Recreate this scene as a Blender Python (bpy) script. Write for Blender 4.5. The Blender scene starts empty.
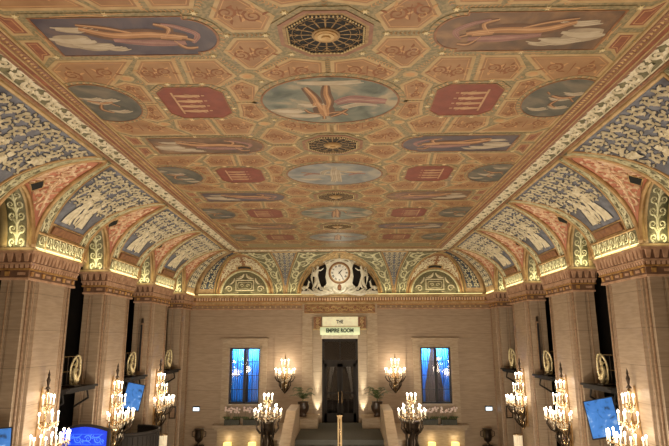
import bpy, math, random
from math import sin, cos, pi, sqrt, asin, atan2, radians as R
from mathutils import Vector, Matrix
random.seed(7)
S = bpy.context.scene
COL = S.collection
# ------------------------------------------------------------------ materials
def mat(name, c1, c2=None, rough=.6, metal=0, scale=6, stretch=(1, 1, 1), bump=0, emit=None, es=0, detail=4, joints=None, lo=.35, hi=.65):
    m = bpy.data.materials.new(name); m.use_nodes = True
    n = m.node_tree.nodes; l = m.node_tree.links; b = n['Principled BSDF']
    b.inputs['Roughness'].default_value = rough; b.inputs['Metallic'].default_value = metal
    if c2 is None: c2 = tuple(x * .8 for x in c1)
    tc = n.new('ShaderNodeTexCoord'); mp = n.new('ShaderNodeMapping'); mp.inputs['Scale'].default_value = stretch
    l.new(tc.outputs['Object'], mp.inputs['Vector'])
    no = n.new('ShaderNodeTexNoise'); no.inputs['Scale'].default_value = scale; no.inputs['Detail'].default_value = detail
    l.new(mp.outputs['Vector'], no.inputs['Vector'])
    r = n.new('ShaderNodeValToRGB'); r.color_ramp.elements[0].position = lo; r.color_ramp.elements[1].position = hi
    r.color_ramp.elements[0].color = (*c2, 1); r.color_ramp.elements[1].color = (*c1, 1)
    l.new(no.outputs['Fac'], r.inputs['Fac']); out = r.outputs['Color']
    if joints:
        sx = n.new('ShaderNodeSeparateXYZ'); l.new(tc.outputs['Object'], sx.inputs['Vector'])
        mo = n.new('ShaderNodeMath'); mo.operation = 'PINGPONG'; mo.inputs[1].default_value = joints; l.new(sx.outputs['Z'], mo.inputs[0])
        lt = n.new('ShaderNodeMath'); lt.operation = 'LESS_THAN'; lt.inputs[1].default_value = .006; l.new(mo.outputs[0], lt.inputs[0])
        mx = n.new('ShaderNodeMixRGB'); mx.inputs['Color2'].default_value = (c2[0] * .6, c2[1] * .6, c2[2] * .6, 1)
        l.new(lt.outputs[0], mx.inputs['Fac']); l.new(out, mx.inputs['Color1']); out = mx.outputs['Color']
    l.new(out, b.inputs['Base Color'])
    if bump:
        bp = n.new('ShaderNodeBump'); bp.inputs['Strength'].default_value = bump; bp.inputs['Distance'].default_value = .02
        l.new(no.outputs['Fac'], bp.inputs['Height']); l.new(bp.outputs['Normal'], b.inputs['Normal'])
    if emit:
        b.inputs['Emission Color'].default_value = (*emit, 1); b.inputs['Emission Strength'].default_value = es
    return m
def painting_mat(name, stops, scale=1.6, dist=1.2, stretch=(1, 1, 1)):
    m = mat(name, (.5, .5, .5), rough=.45, scale=scale, stretch=stretch, detail=6)
    n = m.node_tree.nodes
    for x in n:
        if x.type == 'VALTORGB':
            e = x.color_ramp.elements
            while len(e) > 1: e.remove(e[-1])
            e[0].position = stops[0][0]; e[0].color = (*stops[0][1], 1)
            for p, c in stops[1:]:
                k = e.new(p); k.color = (*c, 1)
        if x.type == 'TEX_NOISE': x.inputs['Distortion'].default_value = dist
    return m
def glass(name, tint=(1, 1, 1), gl=.12):
    m = bpy.data.materials.new(name); m.use_nodes = True
    n = m.node_tree.nodes; l = m.node_tree.links; n.clear()
    o = n.new('ShaderNodeOutputMaterial'); t = n.new('ShaderNodeBsdfTransparent'); g = n.new('ShaderNodeBsdfGlossy'); mx = n.new('ShaderNodeMixShader')
    t.inputs['Color'].default_value = (*tint, 1); g.inputs['Roughness'].default_value = .03; mx.inputs['Fac'].default_value = gl
    l.new(t.outputs[0], mx.inputs[1]); l.new(g.outputs[0], mx.inputs[2]); l.new(mx.outputs[0], o.inputs['Surface'])
    return m
M = {}
M['trav'] = mat('travertine', (.40, .30, .21), (.32, .235, .16), .5, scale=2.6, stretch=(1, 1, 9), bump=.06, joints=.42)
M['trav_dark'] = mat('travertine_moulding', (.36, .235, .145), (.24, .15, .09), .5, scale=3, stretch=(1, 1, 6))
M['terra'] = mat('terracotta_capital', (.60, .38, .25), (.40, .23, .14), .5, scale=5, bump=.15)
M['terrashade'] = mat('terracotta_recess_shade', (.22, .12, .07), (.14, .075, .045), .6, scale=5)  # shade in the gaps of the capital carving, put into the colour
M['edgebrown'] = mat('ceiling_edge_brown', (.30, .155, .095), (.22, .105, .065), .5, scale=8)
M['terra_gold'] = mat('gilded_capital_relief', (.62, .36, .12), (.36, .18, .06), .4, .3, scale=9)
M['gold'] = mat('gilded_plaster', (.56, .37, .17), (.36, .21, .085), .42, .25, scale=5)
M['goldlt'] = mat('pale_gilded_plaster', (.64, .47, .25), (.46, .31, .14), .45, .15, scale=5)
M['bronze'] = mat('brown_moulding', (.34, .165, .075), (.20, .085, .04), .45, .1, scale=8)
M['redmould'] = mat('oxblood_moulding', (.30, .11, .06), (.20, .07, .04), .5, scale=8)
M['rib'] = mat('rib_ground', (.42, .29, .16), (.28, .17, .085), .5, scale=4)
M['band'] = mat('olive_band_ground', (.22, .20, .11), (.12, .11, .06), .6, scale=14)
M['cream'] = mat('cream_relief', (.80, .73, .55), (.60, .53, .37), .55, scale=9, bump=.1)
M['creamgreen'] = mat('pale_green_relief', (.74, .70, .48), (.52, .49, .30), .55, scale=9, bump=.1)
M['blue'] = mat('slate_blue_ground', (.20, .21, .25), (.12, .125, .155), .6, scale=6)
M['shadowedge'] = mat('relief_shadow_edge', (.035, .037, .05), (.025, .025, .035), .6, scale=6)  # shadow round the raised relief, put into the colour as dark edges
M['darkblue'] = mat('dark_blue_ground', (.05, .075, .12), (.03, .04, .07), .6, scale=6)
M['red'] = mat('coral_red_ground', (.60, .25, .15), (.46, .17, .10), .55, scale=4)
M['pinkcream'] = mat('pink_cream_relief', (.86, .66, .46), (.70, .46, .29), .55, scale=8, bump=.1)
M['ceil'] = mat('ceiling_garland_green', (.32, .25, .135), (.20, .17, .09), .5, scale=22, detail=6, lo=.42, hi=.58)
M['ceiltan'] = mat('ceiling_tan_border', (.50, .355, .185), (.41, .28, .13), .5, scale=5)
M['ceilorange'] = mat('ceiling_orange_panel', (.36, .205, .098), (.28, .15, .068), .5, scale=3)
M['ceilscroll'] = mat('ceiling_scroll_paint', (.27, .105, .042), (.22, .085, .034), .55, scale=5)
M['ceilscroll2'] = mat('ceiling_scroll_paint_light', (.54, .32, .15), (.47, .26, .11), .55, scale=5)
M['ceilred'] = mat('ceiling_maroon_panel', (.25, .065, .042), (.19, .05, .033), .5, scale=4)
M['star'] = mat('cream_star', (.75, .62, .35), rough=.5)
M['black'] = mat('black_void', (.012, .011, .011), rough=.8)
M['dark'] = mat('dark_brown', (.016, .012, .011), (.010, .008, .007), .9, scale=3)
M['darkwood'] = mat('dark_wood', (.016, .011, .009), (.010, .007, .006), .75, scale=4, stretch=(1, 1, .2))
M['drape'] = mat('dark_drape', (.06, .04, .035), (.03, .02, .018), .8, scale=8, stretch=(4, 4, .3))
M['metal_dark'] = mat('dark_bronze', (.07, .05, .035), (.035, .025, .018), .35, .7, scale=12)
M['brass'] = mat('brass', (.66, .50, .30), (.42, .29, .15), .25, .9, scale=12)
M['crystal'] = mat('crystal_drops', (.92, .86, .72), (.7, .6, .45), .12, .3, scale=30)
M['candle'] = mat('candle_sleeve', (.9, .82, .66), (.8, .7, .5), .5, emit=(1, .82, .60), es=.7)
M['flame'] = mat('lit_bulb', (1, .9, .7), rough=.4, emit=(1, .88, .68), es=15)
M['white'] = mat('white_plaster', (.86, .82, .70), (.70, .66, .52), .5, scale=6)
M['dial'] = mat('white_dial', (.9, .88, .82), (.85, .82, .76), .4)
M['ink'] = mat('black_ink', (.01, .01, .012), rough=.5)
M['sign'] = mat('lit_sign_face', (.8, .75, .5), rough=.5, emit=(.85, .80, .50), es=.32)
M['signledge'] = mat('lit_sign_ledge', (.7, .75, .5), rough=.5, emit=(.70, .80, .45), es=.42)
M['signgreen'] = mat('sign_green_letters', (.04, .08, .035), rough=.5)
M['cove'] = mat('cove_light_strip', (1, 1, .7), rough=.5, emit=(1, .90, .40), es=.9)
M['exit'] = mat('exit_face', (.8, .9, 1), rough=.4, emit=(.72, .88, 1), es=1.3)
M['bluecurtain'] = mat('blue_curtain', (.02, .24, .74), (.012, .15, .52), .7, scale=5, stretch=(5, 5, .3))
M['whitecurtain'] = mat('white_curtain', (.75, .72, .66), (.6, .56, .5), .8, scale=5, stretch=(5, 5, .3))
M['glass'] = glass('window_glass', (1, 1, 1), .05)
M['doorglass'] = glass('door_glass', (.7, .7, .7), .05)
M['leaf'] = mat('palm_leaf', (.09, .13, .045), (.04, .07, .02), .5, scale=8)
M['planter'] = mat('planter_box', (.05, .055, .04), (.03, .03, .02), .5)
M['petal'] = mat('pale_orchid_petals', (.92, .84, .80), (.85, .62, .58), .5, scale=20)
M['shade'] = mat('glowing_yellow_shade', (.9, .75, .3), rough=.6, emit=(1, .72, .20), es=1.5)
M['pot'] = mat('dark_pot', (.06, .035, .022), (.03, .018, .012), .3, scale=10)
M['carpet'] = mat('grey_carpet', (.13, .135, .125), (.09, .092, .085), .9, scale=30)
M['floor'] = mat('lobby_carpet', (.10, .07, .05), (.05, .03, .025), .85, scale=5)
M['screenframe'] = mat('screen_bezel', (.02, .02, .022), rough=.35)
def screen_mat(name, cols, es, scale=3):
    m = painting_mat(name, cols, scale=scale, dist=2.0)
    n = m.node_tree.nodes; l = m.node_tree.links; b = n['Principled BSDF']
    r = [x for x in n if x.type == 'VALTORGB'][0]
    l.new(r.outputs['Color'], b.inputs['Emission Color']); b.inputs['Emission Strength'].default_value = es
    return m
M['screen'] = screen_mat('blue_screen_picture', [(.3, (.01, .03, .08)), (.42, (.03, .16, .55)), (.60, (.05, .20, .62)), (.76, (.4, .6, .85))], .38, 2.6)
M['bluepanel'] = screen_mat('backlit_blue_panel', [(.3, (.0, .02, .5)), (.7, (.01, .06, .75))], .7, 2)
M['bluescroll'] = mat('blue_scroll', (.05, .15, .8), rough=.5, emit=(.06, .22, 1), es=.8)
M['lampwhite'] = mat('lit_fluted_column', (.85, .78, .62), (.75, .66, .5), .6, emit=(1, .80, .52), es=.30)
M['oval1'] = painting_mat('pale_sky_mural', [(.32, (.07, .085, .07)), (.44, (.15, .17, .14)), (.54, (.22, .22, .17)), (.66, (.40, .32, .21))])
M['oval2'] = painting_mat('blue_grey_mural', [(.30, (.14, .16, .17)), (.5, (.25, .26, .25)), (.66, (.36, .33, .27))])
M['night'] = painting_mat('dusky_violet_mural', [(.30, (.05, .04, .06)), (.5, (.10, .085, .10)), (.68, (.16, .11, .10))], 1.1)
M['dusk'] = painting_mat('dusky_brown_mural', [(.30, (.07, .055, .045)), (.5, (.17, .10, .06)), (.68, (.34, .20, .10))], 1.1)
M['outer'] = painting_mat('dark_teal_mural', [(.30, (.05, .055, .05)), (.5, (.11, .11, .09)), (.70, (.22, .18, .13))], 1.8)
M['skin'] = mat('painted_figures', (.42, .22, .10), (.32, .16, .07), .5, scale=4)
M['cloud'] = mat('painted_cloud', (.42, .34, .24), (.30, .24, .17), .5, scale=4)
M['rose'] = mat('painted_drapery', (.34, .18, .15), (.25, .13, .11), .5, scale=4)
M['gridgold'] = mat('grille_gilt', (.40, .27, .13), (.24, .15, .07), .45, .2, scale=20)
M['stonepale'] = mat('pale_stone', (.47, .37, .26), (.36, .27, .18), .5, scale=4, stretch=(1, 1, 5))
M['gilt_relief'] = mat('gilded_relief', (.78, .68, .42), (.45, .34, .16), .35, .4, scale=25, bump=.3)
# ------------------------------------------------------------------ mesh builder
class MB:
    def __init__(s): s.v = []; s.f = []; s.m = []; s.mats = []
    def mi(s, m):
        m = M[m]
        if m not in s.mats: s.mats.append(m)
        return s.mats.index(m)
    def add(s, vs, fs, m):
        k = len(s.v); i = s.mi(m); s.v += [tuple(v) for v in vs]
        for f in fs: s.f.append(tuple(k + q for q in f)); s.m.append(i)
    def box(s, x0, x1, y0, y1, z0, z1, m):
        if x0 > x1: x0, x1 = x1, x0
        vs = [(x, y, z) for x in (x0, x1) for y in (y0, y1) for z in (z0, z1)]
        s.add(vs, [(0, 1, 3, 2), (4, 6, 7, 5), (0, 4, 5, 1), (2, 3, 7, 6), (0, 2, 6, 4), (1, 5, 7, 3)], m)
    def grid(s, fn, nu, nv, m, thick=0):
        vs = [fn(i / nu, j / nv, 0) for i in range(nu + 1) for j in range(nv + 1)]
        W = nv + 1; N = len(vs)
        fs = [(i * W + j, i * W + j + 1, (i + 1) * W + j + 1, (i + 1) * W + j) for i in range(nu) for j in range(nv)]
        if thick:
            vs += [fn(i / nu, j / nv, -thick) for i in range(nu + 1) for j in range(nv + 1)]
            fs += [tuple(N + q for q in reversed(f)) for f in fs]
            rim = [i * W for i in range(nu + 1)] + [nu * W + j for j in range(1, W)] + [i * W + nv for i in range(nu - 1, -1, -1)] + [j for j in range(nv - 1, 0, -1)]
            for k in range(len(rim)):
                a, b = rim[k], rim[(k + 1) % len(rim)]; fs.append((a, b, b + N, a + N))
        s.add(vs, fs, m)
    def prism(s, poly, z0, z1, m, tr=lambda x, y, z: (x, y, z)):
        n = len(poly); vs = [tr(x, y, z0) for x, y in poly] + [tr(x, y, z1) for x, y in poly]
        fs = [tuple(range(n - 1, -1, -1)), tuple(range(n, 2 * n))] + [(i, (i + 1) % n, n + (i + 1) % n, n + i) for i in range(n)]
        s.add(vs, fs, m)
    def ring(s, outer, inner, z0, z1, m):
        n = len(outer); vs = [(x, y, z) for P in (outer, inner) for z in (z0, z1) for x, y in P]
        fs = []
        for i in range(n):
            j = (i + 1) % n
            fs += [(i, j, n + j, n + i), (2 * n + i, 3 * n + i, 3 * n + j, 2 * n + j), (i, 2 * n + i, 2 * n + j, j), (n + i, n + j, 3 * n + j, 3 * n + i)]
        s.add(vs, fs, m)
    def tube(s, pts, r, m, n=6, closed=False):
        pts = [Vector(p) for p in pts]; K = len(pts)
        rr = r if isinstance(r, (list, tuple)) else [r] * K
        vs = []; up = None
        for i, p in enumerate(pts):
            a = pts[max(0, i - 1)]; b = pts[min(K - 1, i + 1)]
            if closed: a = pts[i - 1]; b = pts[(i + 1) % K]
            t = (b - a); t = t.normalized() if t.length > 1e-9 else Vector((0, 0, 1))
            if up is None: up = t.orthogonal().normalized()
            up = (up - t * up.dot(t)); up = up.normalized() if up.length > 1e-6 else t.orthogonal().normalized()
            w = t.cross(up)
            vs += [p + (up * cos(2 * pi * k / n) + w * sin(2 * pi * k / n)) * rr[i] for k in range(n)]
        fs = [(i * n + k, i * n + (k + 1) % n, (i + 1) * n + (k + 1) % n, (i + 1) * n + k) for i in range(K - 1) for k in range(n)]
        if closed: fs += [((K - 1) * n + k, (K - 1) * n + (k + 1) % n, (k + 1) % n, k) for k in range(n)]
        else: fs += [tuple(range(n - 1, -1, -1)), tuple((K - 1) * n + k for k in range(n))]
        s.add(vs, fs, m)
    def lathe(s, prof, c, m, n=16):
        s.tube([(c[0], c[1], c[2] + z) for r, z in prof], [max(r, .0008) for r, z in prof], m, n)
    def ball(s, c, r, m, n=8, sc=(1, 1, 1)):
        vs = []; fs = []
        h = n // 2 + 1
        for i in range(h + 1):
            a = pi * i / h
            for k in range(n):
                b = 2 * pi * k / n; q = max(sin(a), .02)
                vs.append((c[0] + r * q * cos(b) * sc[0], c[1] + r * q * sin(b) * sc[1], c[2] + r * cos(a) * sc[2]))
        fs = [(i * n + k, (i + 1) * n + k, (i + 1) * n + (k + 1) % n, i * n + (k + 1) % n) for i in range(h) for k in range(n)]
        fs += [tuple(range(n)), tuple(h * n + k for k in range(n - 1, -1, -1))]
        s.add(vs, fs, m)
ORG = {}
def obj(name, mb, parent=None, smooth=False, loc=None, label=None):
    me = bpy.data.meshes.new(name)
    o3 = Vector(ORG[parent.name]) if parent else Vector(loc or (0, 0, 0))
    me.from_pydata([tuple(Vector(v) - o3) for v in mb.v], [], mb.f)
    for m in mb.mats: me.materials.append(m)
    me.polygons.foreach_set('material_index', mb.m)
    if smooth: me.polygons.foreach_set('use_smooth', [True] * len(me.polygons))
    me.update()
    o = bpy.data.objects.new(name, me); COL.objects.link(o)
    if parent: o.parent = parent
    else: o.location = o3
    ORG[o.name] = tuple(o3)
    if label: o['label'] = label
    return o
def thing(name, label, cat, loc, group=None):
    o = bpy.data.objects.new(name, None); COL.objects.link(o); o.location = loc; o.empty_display_size = .2
    ORG[o.name] = tuple(loc); o['label'] = label; o['category'] = cat
    if group: o['group'] = group
    return o
def tag(o, label, cat, group=None):
    o['label'] = label; o['category'] = cat
    if group: o['group'] = group
    return o
def struct(name, mb, smooth=False):
    o = obj(name, mb, None, smooth); o['kind'] = 'structure'; return o
def kids(o): return [c for c in o.children]
def dup(o, loc, label, group=None, rotz=None, parent=None):
    def cp(a, p):
        c = a.copy(); COL.objects.link(c)
        if p: c.parent = p
        for k in list(a.children): cp(k, c)
        return c
    c = cp(o, None); c.location = loc; c['label'] = label
    if group: c['group'] = group
    if rotz is not None: c.rotation_euler = (0, 0, rotz)
    ORG[c.name] = tuple(loc)
    return c
# ------------------------------------------------------------------ ornament strokes
OUT = {'on': None}
def stroke(mb, surf, pts, w, h, m, base=.002, _o=False):
    """raised ribbon following pts (u,v); w = width function on 0..1"""
    if OUT['on'] and not _o: stroke(mb, surf, pts, lambda t: w(t) * 1.25 + .045, .0015, OUT['on'], base - .001, True)
    if 3 <= len(pts) <= 5:
        Q = [pts[0]] + list(pts) + [pts[-1]]; out = []
        for i in range(1, len(Q) - 2):
            for k in range(4):
                t = k / 4; out.append(tuple(.5 * (2 * Q[i][c] + (Q[i + 1][c] - Q[i - 1][c]) * t + (2 * Q[i - 1][c] - 5 * Q[i][c] + 4 * Q[i + 1][c] - Q[i + 2][c]) * t * t + (3 * Q[i][c] - Q[i - 1][c] - 3 * Q[i + 1][c] + Q[i + 2][c]) * t ** 3) for c in (0, 1)))
        pts = out + [pts[-1]]
    K = len(pts); run = []
    def flush():
        if len(run) > 1:
            vs = [q for tr in run for q in tr]; fs = []
            for i in range(len(run) - 1):
                a = i * 3; fs += [(a, a + 1, a + 4, a + 3), (a + 1, a + 2, a + 5, a + 4)]
            mb.add(vs, fs, m)
        run.clear()
    for i, (u, v) in enumerate(pts):
        a = pts[max(0, i - 1)]; b = pts[min(K - 1, i + 1)]
        du, dv = b[0] - a[0], b[1] - a[1]; L = sqrt(du * du + dv * dv) or 1
        nu, nv = -dv / L, du / L; q = w(i / (K - 1)) / 2
        A = surf(u + nu * q, v + nv * q, base); B = surf(u, v, base + h); C = surf(u - nu * q, v - nv * q, base)
        if A is None or B is None or C is None: flush()
        else: run.append((A, B, C))
    flush()
def spiral(cx, cy, r, turns=1.3, d=1, a0=0, n=13, r1=.18):
    return [(cx + r * (1 - (1 - r1) * t) * cos(a0 + d * 2 * pi * turns * t), cy + r * (1 - (1 - r1) * t) * sin(a0 + d * 2 * pi * turns * t)) for t in [i / n for i in range(n + 1)]]
def arc(p, q, bend, n=6):
    mx, my = (p[0] + q[0]) / 2, (p[1] + q[1]) / 2; dx, dy = q[0] - p[0], q[1] - p[1]
    c = (mx - dy * bend, my + dx * bend)
    return [((1 - t) ** 2 * p[0] + 2 * t * (1 - t) * c[0] + t * t * q[0], (1 - t) ** 2 * p[1] + 2 * t * (1 - t) * c[1] + t * t * q[1]) for t in [i / n for i in range(n + 1)]]
taper = lambda w: (lambda t: w * (1 - .65 * t))
leafw = lambda w: (lambda t: w * (.25 + sin(pi * min(1, t * .9 + .1))))
def vine(mb, surf, u0, u1, hw, m, h=.014, wt=.05):
    n = max(1, round((u1 - u0) / (2.0 * hw))); p = (u1 - u0) / n
    for k in range(n):
        s = 1 if k % 2 else -1; cx = u0 + (k + .5) * p; cy = -s * hw * .08
        stroke(mb, surf, spiral(cx, cy, hw * .74, 1.45, s, pi * .9, 14, .12), taper(wt), h, m)
        stroke(mb, surf, arc((cx - p * .62, s * hw * .45), (cx + p * .35, s * hw * .92), -.35 * s, 5), leafw(wt * .8), h, m)
        for q, a in ((.2, .9), (.42, .55), (.5, .2)): stroke(mb, surf, arc((cx + p * q * .7, -s * hw * a * .6), (cx + p * (q + .12), -s * hw * min(.98, a + .3)), .35 * s, 3), leafw(wt * .7), h, m)
        stroke(mb, surf, [(cx - p * .5, -hw * .95), (cx + p * .5, -hw * .95)], lambda t: wt * .3, h * .7, m); stroke(mb, surf, [(cx - p * .5, hw * .95), (cx + p * .5, hw * .95)], lambda t: wt * .3, h * .7, m)
def medallions(mb, surf, u0, u1, hw, m, h=.014, wt=.05):
    n = max(1, round((u1 - u0) / (2.0 * hw))); p = (u1 - u0) / n
    for k in range(n):
        cx = u0 + (k + .5) * p
        stroke(mb, surf, spiral(cx, 0, hw * .7, 1, 1, 0, 9, .95), lambda t: wt * .7, h, m)
        stroke(mb, surf, [(cx, -hw * .4), (cx, hw * .4)], leafw(wt * 1.6), h, m)
        for s in (1, -1): stroke(mb, surf, arc((cx + p / 2, -hw * .9 * s), (cx + p / 2, hw * .0), .3, 3), leafw(wt), h, m)
def arabesque(mb, surf, umax, v0, v1, cell, m, h=.016, wt=.05, seed=1, mirror=True):
    rnd = random.Random(seed); v = v0 + cell / 2; row = 0
    while v < v1:
        um = umax(v); u = cell * .5 if row % 2 else cell * .62; first = True
        while u < um:
            for s in ((1, -1) if mirror else (1,)):
                r = cell * rnd.uniform(.32, .38) if s == 1 else r
                d = 1 if (row + int(u / cell)) % 2 else -1
                a0 = rnd.uniform(0, 6.28) if s == 1 else a0
                pts = spiral(u, v, r, 1.25, d, a0, 11)
                lf = [arc((u + r * .95 * cos(a0 + q), v + r * .95 * sin(a0 + q)), (u + r * 1.42 * cos(a0 + q + .55 * d), v + r * 1.42 * sin(a0 + q + .55 * d)), .3 * d, 4) for q in (0, 1.05, 2.1, 3.15, 4.2, 5.25)]
                f = (lambda P: [(s * x, y) for x, y in P])
                stroke(mb, surf, f(pts), taper(wt * .85), h, m)
                for L in lf: stroke(mb, surf, f(L), leafw(wt * .62), h, m)
            u += cell
        v += cell * .92; row += 1
def figure(mb, surf, u, v, s, m, h=.03, flip=1, base=.006, lie=False):
    def T(P): return [(u + (x * flip if not lie else y) * s, v + (y if not lie else x * flip) * s) for x, y in P]
    body = [(0, .55), (.02, .7), (.0, .85), (-.03, .98)]
    stroke(mb, surf, T(body), lambda t: s * (.17 + .08 * sin(pi * t)), h, m, base)
    stroke(mb, surf, T([(-.04, 1.0), (-.05, 1.08), (-.05, 1.16)]), lambda t: s * .13 * (.5 + sin(pi * (.15 + .7 * t))), h, m, base)
    stroke(mb, surf, T([(.04, .62), (.10, .40), (.07, .22), (.12, .06)]), taper(.15 * s), h, m, base)
    stroke(mb, surf, T([(-.02, .62), (-.06, .42), (-.10, .22), (-.10, .06)]), lambda t: s * (.22 + .10 * t), h, m, base)
    stroke(mb, surf, T([(.05, .93), (.22, .85), (.34, 1.0)]), taper(.09 * s), h, m, base)
    stroke(mb, surf, T([(-.08, .93), (-.22, .78), (-.36, .84)]), taper(.09 * s), h, m, base)
    stroke(mb, surf, T([(.12, .9), (.25, .6), (.4, .35), (.36, .1)]), leafw(.12 * s), h, m, base)
# ------------------------------------------------------------------ room numbers
Z0 = 7.72; ZC = 9.6; B = ZC - Z0; XS = 6.9; WC = 4.21; A = XS - WC
YE = 26.0; AE = 2.4; PITCH = 4.05; PL = 2.35
PIERS = [8.15, 12.2, 16.25, 20.3]
BAYS = [7.3, 11.35, 15.4, 19.45, 23.5]
class Cove:
    def __init__(s, mp, a):
        s.mp, s.a, s.b = mp, a, B
        s.tab = [0]; N = 180
        for i in range(N):
            f = (i + .5) / N * pi / 2; s.tab.append(s.tab[-1] + sqrt((a * sin(f)) ** 2 + (s.b * cos(f)) ** 2) * pi / 2 / N)
        s.N = N; s.L = s.tab[-1]
    def phi(s, v):
        if v <= 0: return 0
        if v >= s.L: return pi / 2
        lo, hi = 0, s.N
        while hi - lo > 1:
            m = (lo + hi) // 2
            if s.tab[m] <= v: lo = m
            else: hi = m
        return (lo + (v - s.tab[lo]) / (s.tab[hi] - s.tab[lo])) / s.N * pi / 2
    def arc(s, f): i = f / (pi / 2) * s.N; k = min(int(i), s.N - 1); return s.tab[k] + (s.tab[k + 1] - s.tab[k]) * (i - k)
    def P(s, l, f, h=0):
        nx, nz = s.b * cos(f), s.a * sin(f); n = sqrt(nx * nx + nz * nz)
        return s.mp(l, s.a * (1 - cos(f)) + h * nx / n, Z0 + s.b * sin(f) - h * nz / n)
left = Cove(lambda l, d, z: Vector((-XS + d, l, z)), A)
right = Cove(lambda l, d, z: Vector((XS - d, l, z)), A)
end = Cove(lambda l, d, z: Vector((l, YE - d, z)), AE)
class Bay:
    def __init__(s, cove, c, r, hg, rw, hw, ri=None, hi=.05):
        s.cove, s.c, s.r, s.hg, s.rw, s.hw = cove, c, r, hg, rw, hw
        s.ri = ri or r + .46; s.hi = hg + hi
    def off(s, f):
        q = 1 - (B * sin(f) / s.hg) ** 2; return s.r * sqrt(q) if q > 0 else 0
    def offi(s, f):
        q = 1 - (B * sin(f) / s.hi) ** 2; return max(s.off(f) + .05, s.ri * sqrt(q) if q > 0 else 0)
    def dg(s, a): return s.cove.a * (1 - cos(asin(min(1, s.hg * sin(a) / B))))
    def V(s, a, t, h=0):
        ll = s.c + (s.rw + (s.r - s.rw) * t - h) * cos(a); z = Z0 + (s.hw + (s.hg - s.hw) * t - h) * sin(a)
        return s.cove.mp(ll, t * s.dg(a), z)
    def W(s, a, d, h=0):
        return s.cove.mp(s.c + (s.rw - h) * cos(a), -d, Z0 + (s.hw - h) * sin(a))
def side_bay(cv, c): return Bay(cv, c, .85, 1.79, .74, 1.30)
PHT = R(75)
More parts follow.
